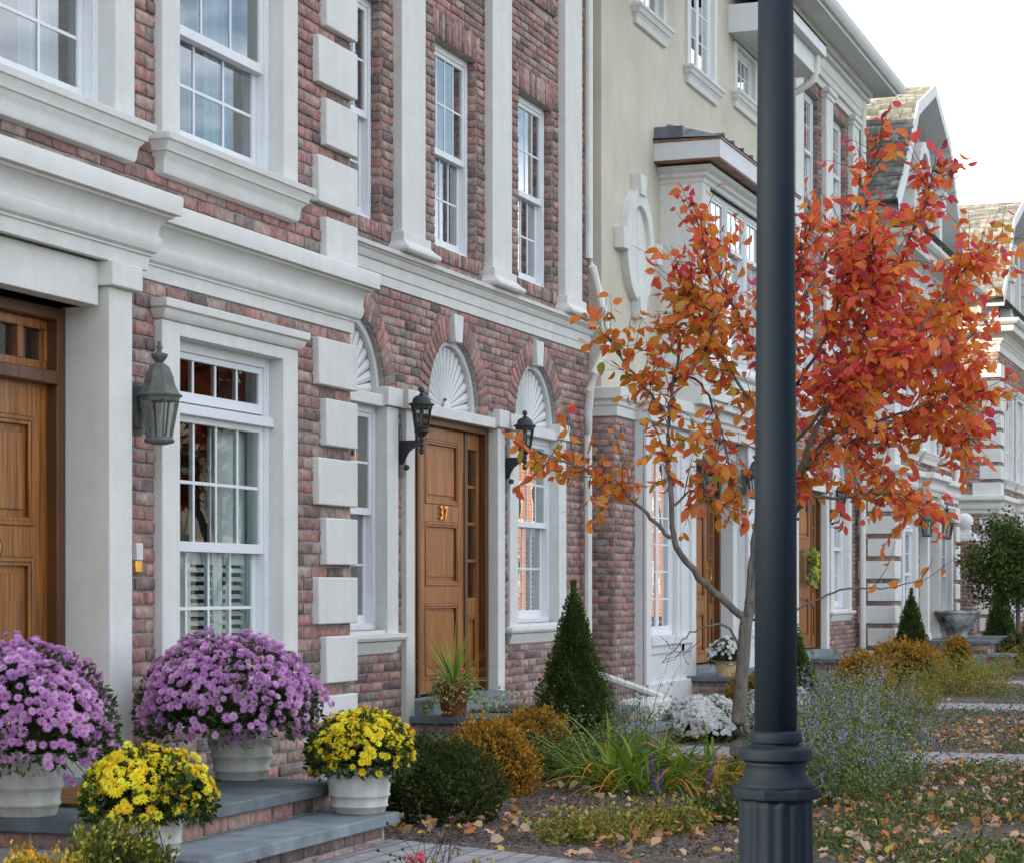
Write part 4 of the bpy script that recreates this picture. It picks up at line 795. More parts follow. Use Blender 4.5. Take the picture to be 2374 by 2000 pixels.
bracket_lantern((27.75,6.03,2.56),'dark bracket lantern left of the door with the wreath','dark bracket lanterns')
bracket_lantern((29.98,6.03,2.56),'dark bracket lantern right of the door with the wreath','dark bracket lanterns')
P=thing('doorbell','small white doorbell panel with brass plate on the brick, under the left lantern','doorbell',(8.94,5.1,1.49))
m=MB(); m.box(8.905,8.965,5.095,5.135,1.475,1.555); obj('speaker_cover',m,M['white'],P,bevel=.004); m=MB(); m.box(8.905,8.965,5.10,5.135,1.42,1.473).lathe((8.935,5.105,1.44),[(.0,0),(.008,.001)],8); obj('plate',m,M['gold'],P,bevel=.002)
# ---------------- scattering ----------------
LEAF=np.array([[0,0,0],[.30,.28,.05],[.62,.26,.03],[1,0,-.06],[.62,-.26,.03],[.30,-.28,.05]]); LEAFF=np.array([[0,1,2,3],[0,3,4,5]])
OVAL=np.array([[0,0,0],[.15,.20,.03],[.42,.31,.05],[.72,.23,.03],[1,0,-.08],[.72,-.23,.03],[.42,-.31,.05],[.15,-.20,.03]]); OVALF=np.array([[0,1,2,2],[0,2,3,4],[0,4,5,6],[0,6,7,7]])
OVALF=np.array([[0,1,2,3],[0,3,4,5],[0,5,6,7]])
def basis(d,twist):
    d=d/np.linalg.norm(d,axis=1,keepdims=True); up=np.where(np.abs(d[:,2:3])>.95,np.array([[1.,0,0]]),np.array([[0,0,1.]]))
    s=np.cross(up,d); s/=np.linalg.norm(s,axis=1,keepdims=True); u=np.cross(d,s); c,t=np.cos(twist)[:,None],np.sin(twist)[:,None]
    return d,c*s+t*u,-t*s+c*u
def scatter(name,P,D,size,rnd,mt,parent,T=LEAF,TF=LEAFF,twist=None,loc=None,wide=1.0):
    n=len(P); tw=RNG.uniform(0,6.28,n) if twist is None else twist; a,b,c=basis(D,tw); s=np.asarray(size)*np.ones(n)
    wd=wide*RNG.uniform(.72,1.12,n)[:,None,None]; cu=RNG.uniform(-1.0,3.6,n)[:,None,None]; bend=-(T[None,:,0:1]**2)*RNG.uniform(-.05,.38,n)[:,None,None]
    V=P[:,None,:]+s[:,None,None]*(T[None,:,0:1]*a[:,None]+wd*T[None,:,1:2]*b[:,None]+(T[None,:,2:3]*cu+bend)*c[:,None])
    k=len(T); F=(np.arange(n)[:,None,None]*k+TF[None]).reshape(-1,TF.shape[1])
    return nmesh(name,V.reshape(-1,3),F,mt,parent,{'rnd':np.repeat(rnd,k)},loc=loc)
def dome_pts(n,c,rx,ry,h,lo=-.15,thick=.12,lump=.10,seed=0):
    rg=np.random.default_rng(seed); th=rg.uniform(0,2*np.pi,n); ct=rg.uniform(lo,1,n); st=np.sqrt(1-np.clip(ct,-1,1)**2)
    d=np.stack([np.cos(th)*st,np.sin(th)*st,ct],1); ph=rg.uniform(0,6.28,6)
    l=1+lump*(np.sin(3*th+ph[0]+2*ct)+.7*np.sin(5*th+ph[1]-4*ct)+.6*np.sin(9*th+ph[2]+7*ct))/2
    r=l*(1-thick*rg.random(n)**1.5); p=d*r[:,None]*np.array([rx,ry,h])+np.array(c); return p,d
def blob(name,c,rx,ry,h,mt,parent,k=.86):
    m=MB(); pr_=[(0.02,-.25*h)]+[(math.cos(a)*k,math.sin(a)*h*k) for a in [R(-12),R(0),R(20),R(40),R(60),R(78)]]
    m.lathe(c,[(max(.02,r_*rx) if i else rx*.5,z) for i,(r_,z) in enumerate(pr_)],18,squash=ry/rx); return obj(name,m,mt,parent,smooth=True)
def boxwood(x,y,r,h,mt,label,n=5000,ry=None,sz=.019,group=None,seed=None,cat='shrub'):
    zg=gz(x); P=thing('boxwood',label,cat,(x,y,zg),group); ry=ry or r; sd=seed or int(x*100+y*10); rg=np.random.default_rng(sd)
    c=(x,y,zg+h*.30); blob('dark_core',c,r,ry,h*.70,M['core'],P,.84)  # smooth filler blob closing gaps between leaves, inner shade painted in
    p,d=dome_pts(n,c,r,ry,h*.70,-.5,.22,.13,sd); p=p[p[:,2]>zg]; d=rg.normal(0,.7,(len(p),3))+((p-np.array(c))/np.array([r,ry,h*.7]))*1.0; d[:,2]+=.5
    rn=np.clip(rg.normal(.5,.22,len(p))+.22*np.sin(p[:,0]*23+p[:,2]*19)*np.sin(p[:,1]*21+1),0,1)
    scatter('foliage',p,d,rg.uniform(.8,1.4,len(p))*sz,rn,mt,P)
    # sprigs standing out of the outline
    k=n//60; q,dd=dome_pts(k,c,r,ry,h*.70,-.1,.05,.13,sd+1); pts=[];dirs=[]
    for i in range(k):
        for j in range(7): t=j/6*.028*(r/.25); pts.append(q[i]+(dd[i]+[0,0,.6])*t+rg.normal(0,.005,3)); dirs.append(dd[i]*.6+[0,0,.7]+rg.normal(0,.5,3))
    scatter('sprigs',np.array(pts),np.array(dirs),sz*1.1,np.clip(rg.normal(.65,.2,len(pts)),0,1),mt,P); return P
def conifer(x,y,r,h,label,n=9000,sz=.026,mt=None,seed=3):
    zg=gz(x); P=thing('dwarf_spruce',label,'conifer',(x,y,zg),None); rg=np.random.default_rng(seed+int(x*10)); mt=mt or M['conifer']
    m=MB(); m.lathe((x,y,zg),[(r*.5,0),(r*.88,.05*h),(r*.84,.2*h),(r*.6,.45*h),(r*.36,.68*h),(r*.14,.88*h),(.008,.97*h)],16); obj('trunk',m,M['core'],P,smooth=True)  # wide filler cone behind the needles, its dark colour stands for inner shade
    t=1-np.sqrt(rg.random(n)); t=np.clip(t+rg.normal(0,.01,n),0,1); th=rg.uniform(0,2*np.pi,n); ph=rg.uniform(0,6.28,5)
    prof_=np.interp(t,[0,.06,.2,.45,.68,.88,1],[.82,1,.93,.66,.42,.2,.02]); lum=1+.11*np.sin(4*th+13*t+ph[0])+.10*np.sin(7*th-23*t+ph[1])+.06*np.sin(13*th+41*t)
    rad=r*prof_*lum*(1-.22*rg.random(n)**2)
    p=np.stack([x+rad*np.cos(th),y+rad*np.sin(th),zg+.02+t*h*.97],1); d=np.stack([np.cos(th),np.sin(th),np.full(n,.75)],1)+rg.normal(0,.4,(n,3))
    rn=np.clip(.38+.28*(lum-1)/.2+rg.normal(0,.17,n),0,1); scatter('foliage',p,d,rg.uniform(.7,1.3,n)*sz,rn,mt,P,wide=.8)
    k=int(n*.03); top=np.stack([x+rg.normal(0,.008,k),y+rg.normal(0,.008,k),zg+h*(.93+.09*rg.random(k))],1); scatter('leader',top,rg.normal(0,.25,(k,3))+[0,0,1],sz,np.full(k,.6),mt,P); return P
def petals(layers,puff=1):
    V=[];F=[]
    for n,r,el,z,ph in layers:
        for i in range(n):
            a=2*math.pi*i/n+ph; w=math.pi/n*1.05; e=R(el); b=len(V); ca,sa=math.cos(a),math.sin(a); rad=lambda q:(q*math.cos(e))
            V+=[[z,0.08*ca,0.08*sa],[z+.55*r*math.sin(e),rad(.6*r)*math.cos(a-w),rad(.6*r)*math.sin(a-w)],[z+r*math.sin(e)*.95,rad(r)*ca,rad(r)*sa],[z+.55*r*math.sin(e),rad(.6*r)*math.cos(a+w),rad(.6*r)*math.sin(a+w)]]; F.append([b,b+1,b+2,b+3])
    return np.array(V,float),np.array(F)
POM=petals([(11,1.0,2,0,0),(10,.95,25,.04,.3),(8,.8,48,.08,.1),(6,.55,68,.14,.4)]); SHAG=petals([(9,1.0,-4,0,0),(9,.9,28,.05,.35),(6,.7,55,.1,.1)])
def mum(parent,c,rx,h,nb,bs,mt,seed,flower=POM,ncov=3000,lo=-.32,ry=None,thin=0,droop=0,drop_dir=None):
    ry=ry or rx; blob('stems',c,rx*.93,ry*.93,h*.93,M['core'],parent,.80); rg=np.random.default_rng(seed)  # filler blob under the blossoms, coloured dark as the shaded inside
    p,d=dome_pts(ncov,c,rx*.97,ry*.97,h*.95,-.42,.25,.10,seed); scatter('foliage',p,d+rg.normal(0,.5,d.shape),rg.uniform(.018,.036,len(p)),rg.random(len(p)),M['mumgreen'],parent)
    p,d=dome_pts(nb*9,c,rx,ry,h,lo,.07,.13,seed+5)
    keep=[]; cell=bs*(1.12 if flower is POM else 1.25)
    for i in range(len(p)):      # dart throwing keeps the heads apart, denser on top
        prob=min(1,.16+1.7*max(0,d[i,2]+.02+.18*math.sin(7*d[i,0]+seed)*math.sin(6*d[i,1]+3*d[i,2]))) 
        if rg.random()>prob: continue
        if all(np.sum((p[i]-p[j])**2)>cell**2*(.8 if flower is POM else (.16 if mt is M['whitep'] else .42)) for j in keep): keep.append(i)
        if len(keep)>=nb: break
    p,d=p[keep],d[keep]; d=d+rg.normal(0,.22,d.shape); d[:,2]+=.25; s=rg.uniform(.72,1.12,len(p))*bs
    base=rg.random(len(p)); k=len(flower[0]); rn=np.clip(np.repeat(base,k)*.75+np.tile(flower[0][:,0],len(p))*.5,0,1)
    a,b,cc=basis(d,rg.uniform(0,6,len(p))); T=flower[0]; V=p[:,None,:]+s[:,None,None]*(T[None,:,0:1]*a[:,None]+T[None,:,1:2]*b[:,None]+T[None,:,2:3]*cc[:,None]); V=V+rg.normal(0,bs*.035,V.shape)
    F=(np.arange(len(p))[:,None,None]*k+flower[1][None]).reshape(-1,4); o=nmesh('blossoms',V.reshape(-1,3),F,mt,parent,{'rnd':rn}); o['kind']='stuff'; return o
def pot(P,x,y,z,R_,H_,garland=False):
    m=MB(); pr_=[(R_*.60,0),(R_*.66,.03*H_),(R_*.70,.14*H_),(R_*.745,.15*H_),(R_*.745,.185*H_),(R_*.72,.20*H_),(R_*.76,.36*H_),(R_*.80,.37*H_),(R_*.80,.41*H_),(R_*.775,.42*H_),(R_*.83,.75*H_),(R_*.86,.86*H_),(R_*.90,.865*H_),(R_*.99,.88*H_),(R_*1.0,.92*H_),(R_*.99,.97*H_),(R_*.95,1.0*H_),(R_*.88,.99*H_),(R_*.85,.90*H_)]
    m.lathe((x,y,z),pr_,40); o=obj('pot',m,M['pot'],P,smooth=True)
    m=MB(); m.lathe((x,y,z+.88*H_),[(R_*.86,-.01),(R_*.86,.01)],24); obj('soil',m,M['soil'],P)
    if garland:
        m=MB()
        for i in range(60):
            a=2*math.pi*i/60; q=.62+.05*math.sin(6*a); r_=R_*(.775+.055*(q-.42)/.33); 
            for k in range(2): rr=random.uniform(.008,.014); aa=a+random.uniform(-.05,.05); m.lathe((x+r_*math.cos(aa),y+r_*math.sin(aa),z+H_*(q+random.uniform(-.05,.05))),[(.002,-rr),(rr,-rr*.3),(rr*.8,rr*.6),(.002,rr)],6)
        obj('garland',m,M['pot'],P,smooth=True)
def potted(label,x,y,z,R_,H_,rx,h,nb,bs,mt,seed,flower,garland,group,off=(0,0,0),ry=None,extra=None):
    P=thing('potted_chrysanthemum',label,'potted flowers',(x,y,z),group); pot(P,x,y,z,R_,H_,garland)
    mum(P,(x+off[0],y+off[1],z+H_+off[2]),rx,h,nb,bs,mt,seed,flower,ry=ry)
    if extra is not None:
        rg=np.random.default_rng(seed+9); st=MB(); pp=[];dd=[]
        for ex,ey,ez in extra:
            q=np.array((x+ex,y+ey,z+ez)); st.tube([(x+off[0]+ex*.5,y+ey*.5,z+H_+.03),tuple(q+[-ex*.2,0,.03]),tuple(q)],.002,4)
            for _ in range(2): pp.append(q+rg.normal(0,.012,3)); dd.append((ex,ey-.4,.3))
        obj('trailing_stems',st,M['mumgreen'] if 0 else M['core'],P); pp=np.array(pp); a,b,cc=basis(np.array(dd,float),rg.uniform(0,6,len(pp))); T=flower[0]; V=pp[:,None,:]+bs*(T[None,:,0:1]*a[:,None]+T[None,:,1:2]*b[:,None]+T[None,:,2:3]*cc[:,None])
        nmesh('trailing_blossoms',V.reshape(-1,3),(np.arange(len(pp))[:,None,None]*len(T)+flower[1][None]).reshape(-1,4),mt,P,{'rnd':rg.random(len(V)*len(T))})
    return P
G1='chrysanthemum pots on the front steps'
potted('mauve chrysanthemum in a white pot, cut by the left edge of the photo',7.23,4.62,.47,.178,.30,.36,.33,760,.0245,M['mauve'],11,POM,True,G1,off=(-.08,-.03,.03),extra=[(.10,-.22,.22),(.05,-.24,.16),(.14,-.2,.12),(.0,-.24,.24),(.2,-.2,.2),(-.06,-.24,.14)])
potted('mauve chrysanthemum in a white pot on the landing, under the shuttered window',8.92,4.56,.47,.178,.29,.41,.325,900,.0240,M['mauve'],21,POM,True,G1,off=(-.17,-.03,.04),extra=[(-.22,-.15,.22),(-.26,-.12,.2),(-.1,-.24,.24),(.05,-.26,.25),(.26,-.1,.24),(-.32,-.1,.24)])
potted('yellow chrysanthemum in a white pot on the lower step, left one, partly behind a boxwood',6.97,3.95,.345,.163,.21,.235,.185,360,.0235,M['yellow'],31,SHAG,False,G1,off=(-.015,-.01,.025),extra=[(-.20,-.1,.20),(-.24,-.08,.10),(-.21,-.1,.03),(-.17,-.12,.0),(-.25,-.1,.08),(-.14,-.14,.02),(-.18,-.08,.27)])
potted('yellow chrysanthemum in a white pot on the lower step, right one, by the dark boxwood',8.87,3.95,.345,.174,.215,.235,.20,380,.023,M['yellow'],41,SHAG,False,G1,off=(.0,-.01,.035))
# barrel with white flowers
P=thing('potted_chrysanthemum','white chrysanthemum in a pale wooden bucket on the cream house porch','potted flowers',(21.75,5.56,.44))
m=MB(); n=18
for i in range(n):
    a0,a1=2*math.pi*(i+.04)/n,2*math.pi*(i+.96)/n; q=[]
    for r_,z in ((.10,0),(.125,.17)): q+=[(21.75+r_*math.cos(a0),5.56+r_*math.sin(a0),.44+z),(21.75+r_*math.cos(a1),5.56+r_*math.sin(a1),.44+z)]
    m.poly([q[0],q[1],q[3],q[2]])
obj('bucket',m,M['barrel'],P); m=MB(); m.lathe((21.75,5.56,.49),[(.106,0),(.111,.0),(.116,.03),(.11,.03)],18).lathe((21.75,5.56,.44),[(.095,.01),(.118,.15)],18); obj('hoop',m,M['barrel'],P)
mum(P,(21.75,5.56,.63),.19,.20,120,.028,M['whitep'],55,SHAG,900)
for x,y_,r_,h_,lb,sd in ((17.2,4.60,.38,.27,'white chrysanthemum mound left of the young tree trunk',61),(18.4,4.25,.34,.34,'white chrysanthemum mound behind the lamp post',62)):
    P=thing('chrysanthemum_mound',lb,'flowers',(x,y_,gz(x)),'white chrysanthemum mounds'); mum(P,(x,y_,gz(x)+.08),r_,h_,1500,.026,M['whitep'],sd,SHAG,1500,ry=.36,lo=-.05)
# ---------------- shrubs and conifers ----------------
GB='clipped boxwoods'
boxwood(6.05,3.55,.20,.385,M['boxolive'],'olive boxwood in front of the left yellow pot, bottom left',7000,sz=.017,group=GB)
boxwood(5.52,3.50,.19,.355,M['boxmix'],'yellowish boxwood in the bottom left corner',6000,sz=.016,group=GB)
boxwood(10.05,4.10,.30,.41,M['boxdark'],'dark green boxwood right of the front steps',9000,sz=.019,group=GB,ry=.36)
boxwood(11.75,4.42,.27,.42,M['boxorange'],'bronzed boxwood directly behind the dark one',7000,sz=.019,group=GB)
boxwood(13.35,4.72,.27,.42,M['boxorange'],'bronzed boxwood at the foot of the tall spruce, left side',6000,sz=.02,group=GB)
boxwood(14.3,5.05,.20,.38,M['boxdark'],'small dark boxwood at the corner of porch 37',4000,sz=.02,group=GB)
boxwood(21.2,5.05,.38,.38,M['boxmix'],'bronzed boxwood before the cream house porch',5000,sz=.026,group=GB)
boxwood(24.6,4.7,.34,.50,M['boxorange'],'bronzed boxwood just right of the lamp post',4000,sz=.028,group=GB)
boxwood(27.6,4.75,.42,.56,M['boxorange'],'large bronzed boxwood before the porch with the wreath',6000,sz=.028,group=GB,ry=.5)
boxwood(33.1,4.9,.22,.50,M['boxorange'],'small bronzed boxwood beside the far spruce',3000,sz=.03,group=GB)
boxwood(35.0,4.15,.36,.52,M['boxdark'],'dark boxwood under the big urn',4500,sz=.03,group=GB)
boxwood(41.2,4.6,.40,.75,M['boxorange'],'bronzed shrub behind the far small tree',3000,sz=.035,group=GB)
conifer(14.82,4.92,.31,1.26,'cone-shaped dwarf spruce beside the porch of door 37',15000,.023)
conifer(22.3,5.02,.28,1.0,'cone-shaped dwarf spruce half behind the lamp post',6000,.028)
conifer(31.7,5.35,.30,1.20,'cone-shaped dwarf spruce before the quoined corner, beyond the catmint',9000,.030)
conifer(38.9,5.0,.34,1.35,'dark spruce right of the urn, behind the small tree',6000,.036)
# ---------------- strap-leaved plants ----------------
def ribbons(name,P,roots,dirs,lens,width,mt,rnd,bend,seg=7):
    V=[];F=[];RR=[]
    for r0,d,L_,rn,bd in zip(roots,dirs,lens,rnd,bend):
        d=Vector(d).normalized(); side=Vector((-d.y,d.x,0)); side=side.normalized() if side.length>.01 else Vector((1,0,0)); p=Vector(r0); b=len(V)
        tw=random.uniform(-.4,.4); side=(side+Vector((0,0,tw))).normalized()
        for i in range(seg+1):
            t=i/seg; w_=width*(.55+.9*t if t<.4 else (1-t)/.6*.91+.02)*random.uniform(.95,1.05); V+=[tuple(p-side*w_/2),tuple(p+side*w_/2)]; RR+=[min(1,rn+(.25 if t>.8 and rn>.55 else 0))]*2
            d=(d+Vector((0,0,-bd/seg))).normalized(); p=p+d*L_/seg
        for i in range(seg): F.append([b+2*i,b+2*i+1,b+2*i+3,b+2*i+2])
    return nmesh(name,np.array(V),np.array(F),mt,P,{'rnd':np.array(RR)})
def daylily(x,y,label,n=90,L0=.55,spread=.13,seed=1,yel=.15):
    rg=random.Random(seed); z=gz(x); P=thing('daylily',label,'plant',(x,y,z),'daylily clumps'); ro=[];di=[];le=[];rn=[];be=[]
    for i in range(n):
        a=rg.uniform(0,6.28); q=rg.random()**.5*spread; ro.append((x+q*math.cos(a),y+q*math.sin(a),z)); e=rg.uniform(.9,2.6); di.append((math.cos(a),math.sin(a),e)); le.append(L0*rg.uniform(.6,1.25))
        yl=rg.random()<yel; rn.append(rg.uniform(.86,1) if yl else rg.uniform(0,.78)); be.append(rg.uniform(1.0,2.3)+(.6 if yl else 0))
    ribbons('leaves',P,ro,di,le,.021,M['lily'],rn,be); return P
daylily(12.75,3.98,'daylily clump with arching green leaves left of the young tree',150,.62,.24,1)
daylily(12.35,3.62,'daylily clump with yellowing leaves at the front of the bed',140,.58,.26,2,.35)
daylily(13.0,3.40,'daylily clump with orange dying leaves at the tree base',150,.58,.28,3,.35)
daylily(29.3,4.35,'far daylily clump beyond the catmint, left one',60,.62,.16,4,.2); daylily(30.5,4.15,'far daylily clump beyond the catmint, right one',60,.62,.16,5,.25)
# catmint
def catmint(x,y,r,h,label,n=9000,seed=1,fl=1.0,mtl=None,tall=False,mf=None,group='catmint clumps',nm='catmint'):
    rg=np.random.default_rng(seed); z=gz(x); P=thing(nm,label,'plant',(x,y,z),group); ns=int(220*r/.4); a=rg.uniform(0,6.28,ns); q=np.sqrt(rg.random(ns))*r
    rx=np.stack([x+q*np.cos(a),y+q*np.sin(a),np.full(ns,z)],1); hh=h*(1-.5*(q/r)**2)*rg.uniform(.45,1.25,ns); lean=np.stack([np.cos(a)*q/r*.5,np.sin(a)*q/r*.5,np.ones(ns)],1)+rg.normal(0,.20,(ns,3))
    tip=rx+lean*hh[:,None]; st=MB()
    for i in range(0,ns,2): st.tube([tuple(rx[i]),tuple((rx[i]+tip[i])/2+rg.normal(0,.01,3)),tuple(tip[i])],.0016,3)
    obj('stems',st,mtl or M['grassgreen'],P)
    k=rg.integers(0,ns,n); t=rg.random(n)**.8; p=rx[k]+(tip[k]-rx[k])*t[:,None]+rg.normal(0,.017,(n,3)); p[:,2]=np.maximum(p[:,2],z+.01); scatter('foliage',p,rg.normal(0,1,(n,3))+[0,0,.4],rg.uniform(.013,.028,n),rg.random(n),mtl or M['grassgreen'],P)
    nf=int(n*.13*fl)
    if nf: k=rg.integers(0,ns//2,nf); t=.72+.33*rg.random(nf); p=rx[k]+(tip[k]-rx[k])*t[:,None]+rg.normal(0,.008,(nf,3)); o=scatter('florets',p,rg.normal(0,1,(nf,3)),rg.uniform(.009,.016,nf),rg.random(nf),mf or M['violet'],P)
    return P
for i,(x,y_,r_,h_,lb) in enumerate(((12.7,2.45,.32,.50,'catmint clump with violet spikes at the front, right of the lamp post'),(12.0,2.50,.30,.42,'catmint clump directly beside the lamp post base'),(14.5,3.15,.34,.50,'catmint clump in the middle of the border right of the lamp post'),(13.7,2.75,.30,.44,'catmint clump nearest the crossing path'),(17.0,3.55,.40,.55,'catmint clump beyond the first path, left one'),(18.4,3.5,.40,.50,'catmint clump beyond the first path, right one'))):
    catmint(x,y_,r_,h_,lb,6500,70+i,2.0)
catmint(14.6,4.45,.26,.36,'catmint clump between the daylilies and the white flowers',5000,90,.8); catmint(16.5,4.95,.08,.72,'tall thin catmint stems in front of the white panelled bay',350,91,2.5)
catmint(13.3,4.40,.30,.40,'leafy green perennial behind the daylilies',6000,95,0,group='leafy perennials',nm='perennial')
for i,(x,y_,r_,h_,lb) in enumerate(((21.5,3.9,.5,.5,'yellow-green perennial behind the catmint'),(25.6,3.7,.5,.45,'mixed perennial beyond the catmint, near the second path'),(31.8,3.3,.7,.6,'brownish perennial below the far small tree'),(34.2,2.6,.6,.5,'fading perennial at the right edge, far back'))):
    catmint(x,y_,r_,h_,lb,7000,100+i,.1,mtl=M['dryherb'],group='fading perennials',nm='perennial')
for i,(x,y_,r_,h_,lb) in enumerate(((9.45,3.05,.24,.15,'low yellowing plant at the bottom, left of the lamp post'),(10.0,2.85,.17,.13,'low reddish plant in the mulch before the daylilies'),(10.55,2.72,.13,.16,'low green plant touching the lamp post base'))):
    catmint(x,y_,r_,h_,lb,2600,110+i,0,mtl=M['dryherb'] if i<2 else M['boxolive'],group='low bedding plants',nm='bedding_plant')
for i,(x,y_,lb) in enumerate(((10.6,3.0,'dark violet salvia spikes in the mulch left of the lamp post'),(11.9,2.55,'dark violet salvia spikes in front of the catmint'))):
    P=thing('salvia',lb,'plant',(x,y_,gz(x)),'salvia spikes'); rg=np.random.default_rng(120+i); st=MB(); pp=[]
    for k in range(3):
        b=np.array((x+rg.normal(0,.09),y_+rg.normal(0,.07),gz(x))); t=b+np.array((rg.normal(0,.05),rg.normal(0,.05),.22+.12*rg.random())); st.tube([tuple(b),tuple(t)],.0022,4)
        for j in range(60): pp.append(b+(t-b)*(.5+.5*rg.random())+rg.normal(0,.006,3))
    obj('stems',st,M['vinca'],P); pp=np.array(pp); scatter('florets',pp,rg.normal(0,1,pp.shape),.013,rg.random(len(pp)),M['deepviolet'],P)
# rose sprig near the bottom edge
P=thing('rose_bush','sprig with pink roses and thin dark seed stems, at the bottom edge before the steps','plant',(7.9,3.1,.2)); rg=np.random.default_rng(5); st=MB(); pp=[];dd=[];sd_=[]
for k in range(16):
    b=np.array((7.75+rg.uniform(-.25,.25),3.15,.2)); t=b+np.array((rg.uniform(-.25,.45),rg.uniform(-.1,.25),rg.uniform(.12,.30))); st.tube([tuple(b),tuple((b+t)/2+[0,0,.03]),tuple(t)],.0015,4); sd_.append(t)
for q in ((8.0,3.30,.262),(8.05,3.32,.275),(7.97,3.33,.268)): st.tube([(7.9,3.2,.2),q],.002,4); pp.append(q); dd.append((0,-.5,.8))
obj('stems',st,M['barkd'],P); m=MB()
for t in sd_: m.lathe(tuple(t),[(.001,-.006),(.006,-.002),(.005,.004),(.001,.007)],6)
obj('seed_heads',m,M['barkd'],P); pp=np.array(pp); a,b,c=basis(np.array(dd,float),np.array([0,1,2.])); T=POM[0]; V=pp[:,None,:]+.028*(T[None,:,0:1]*a[:,None]+T[None,:,1:2]*b[:,None]+T[None,:,2:3]*c[:,None]); nmesh('blossoms',V.reshape(-1,3),(np.arange(3)[:,None,None]*len(T)+POM[1][None]).reshape(-1,4),M['pink'],P,{'rnd':rg.random(3*len(T))})
q=np.stack([rg.uniform(7.5,8.3,260),rg.uniform(3.0,3.45,260),rg.uniform(.2,.27,260)],1); scatter('leaves',q,rg.normal(0,1,q.shape),.022,rg.random(260),M['dryherb'],P)
# terracotta pot with dracaena and ivy
P=thing('potted_dracaena','terracotta pot of spiky dracaena and trailing ivy before door 37','potted plant',(15.04,5.93,.39)); X,Y,Z=15.04,5.93,.39
m=MB(); m.lathe((X,Y,Z),[(.085,0),(.09,.01),(.115,.20),(.125,.205),(.13,.25),(.12,.255),(.11,.24)],4 if 0 else 28); obj('pot',m,M['terracotta'],P,smooth=True)
ro=[];di=[];le=[];rn=[];be=[]; rg_=random.Random(3)
for i in range(55):
    a=rg_.uniform(0,6.28); ro.append((X+.02*math.cos(a),Y+.02*math.sin(a),Z+.25)); e=rg_.choice((.25,.6,1.2,2.5,4)); di.append((math.cos(a),math.sin(a),e)); le.append(rg_.uniform(.32,.50)); rn.append(rg_.random()); be.append(rg_.uniform(.1,.5))
ribbons('leaves',P,ro,di,le,.016,M['spiky'],rn,be,5)
rg=np.random.default_rng(8); n=650; th=rg.uniform(0,6.28,n); t=rg.random(n); rr=.11+.13*t+rg.normal(0,.02,n); q=np.stack([X+rr*np.cos(th),Y+rr*np.sin(th),Z+.28-.26*t**1.3+rg.normal(0,.02,n)],1); q[:,2]=np.maximum(q[:,2],Z+.02); q[:120,2]-=.08; q[:120,1]=Y-.26-.28*rg.random(120)*0-.27*rg.random(120); q[:120,2]=np.maximum(q[:120,2],Z+.01)
scatter('ivy',q,rg.normal(0,1,(n,3))+[0,-.5,0],rg.uniform(.022,.036,n),rg.random(n),M['variegated'],P)
q=np.array([[X-.09,Y-.1,Z+.34]]); a,b,c=basis(np.array([[0,-.8,.4]]),np.array([.5])); V=q[:,None,:]+.03*(T[None,:,0:1]*a[:,None]+T[None,:,1:2]*b[:,None]+T[None,:,2:3]*c[:,None]); nmesh('blossom',V.reshape(-1,3),POM[1],M['pink'],P,{'rnd':np.full(len(T),.6)})
# wreath
P=thing('door_wreath','yellow and green flower wreath hanging on the brown door, right of the lamp post','wreath',(29.0,6.28,1.62)); rg=np.random.default_rng(9)
n=260; t=rg.random(n); q=np.stack([28.92+rg.normal(0,.10,n)*(1-.3*t),6.26-rg.random(n)*.09,1.85-.48*t],1); scatter('leaves',q,rg.normal(0,1,(n,3))+[0,-1,0],rg.uniform(.05,.10,n),rg.random(n),M['variegated'],P)
n=14; q=np.stack([28.92+rg.normal(0,.06,n),np.full(n,6.16),1.82-.42*rg.random(n)],1); a,b,c=basis(np.tile([0,-1.,.1],(n,1)),rg.random(n)*6); T=SHAG[0]; V=q[:,None,:]+.05*(T[None,:,0:1]*a[:,None]+T[None,:,1:2]*b[:,None]+T[None,:,2:3]*c[:,None]); nmesh('blossoms',V.reshape(-1,3),(np.arange(n)[:,None,None]*len(T)+SHAG[1][None]).reshape(-1,4),M['yellow'],P,{'rnd':rg.random(n*len(T))})
# urn and gate pillar
X,Y,Z=35.7,5.28,.52
P=thing('stone_urn','wide weathered stone urn on the far porch, mottled black and white','urn',(X,Y,Z)); mu_=mat('lichen_stone',(.62,.63,.60),.9,.2,ns=3.2,amt=0,col2=(.035,.045,.045),bump=.4,bs=30)
M['urn']=mu_
m=MB(); m.lathe((X,Y,Z),[(.16,0),(.18,.03),(.15,.06),(.20,.12),(.30,.26),(.35,.36),(.355,.40),(.375,.405),(.375,.435),(.345,.45),(.32,.43),(.28,.36),(.1,.32)],36); obj('bowl',m,mu_,P,smooth=True)
X,Y=41.0,5.93
P=thing('gate_pillar','brick pillar topped by a white stone ball, between the two far houses','pillar',(X,Y,.1)); m=MB(); m.box(X-.19,X+.19,Y-.19,Y+.19,.05,2.2); obj('shaft',m,M['mortar'],P)
bricks('brickwork',[((0,Y-.19,0),(1,0,0),(0,-1,0),lay([],X-.2,X+.2,.05,2.18)),((X-.19,Y-.19,0),(0,1,0),(-1,0,0),lay([],0,.38,.05,2.18)),((0,Y-.23,0),(1,0,0),(0,-1,0),lay([],X-.23,X+.23,1.93,2.18)),((X-.23,Y-.23,0),(0,1,0),(-1,0,0),lay([],0,.45,1.93,2.18))],P)
m=MB(); m.box(X-.23,X+.23,Y-.23,Y+.23,1.93,2.19); obj('corbel',m,M['mortar'],P)
m=MB(); m.box(X-.25,X+.25,Y-.25,Y+.25,2.20,2.27).box(X-.19,X+.19,Y-.19,Y+.19,2.27,2.35).box(X-.12,X+.12,Y-.12,Y+.12,2.35,2.42); obj('cap',m,M['stucco'],P,bevel=.01)
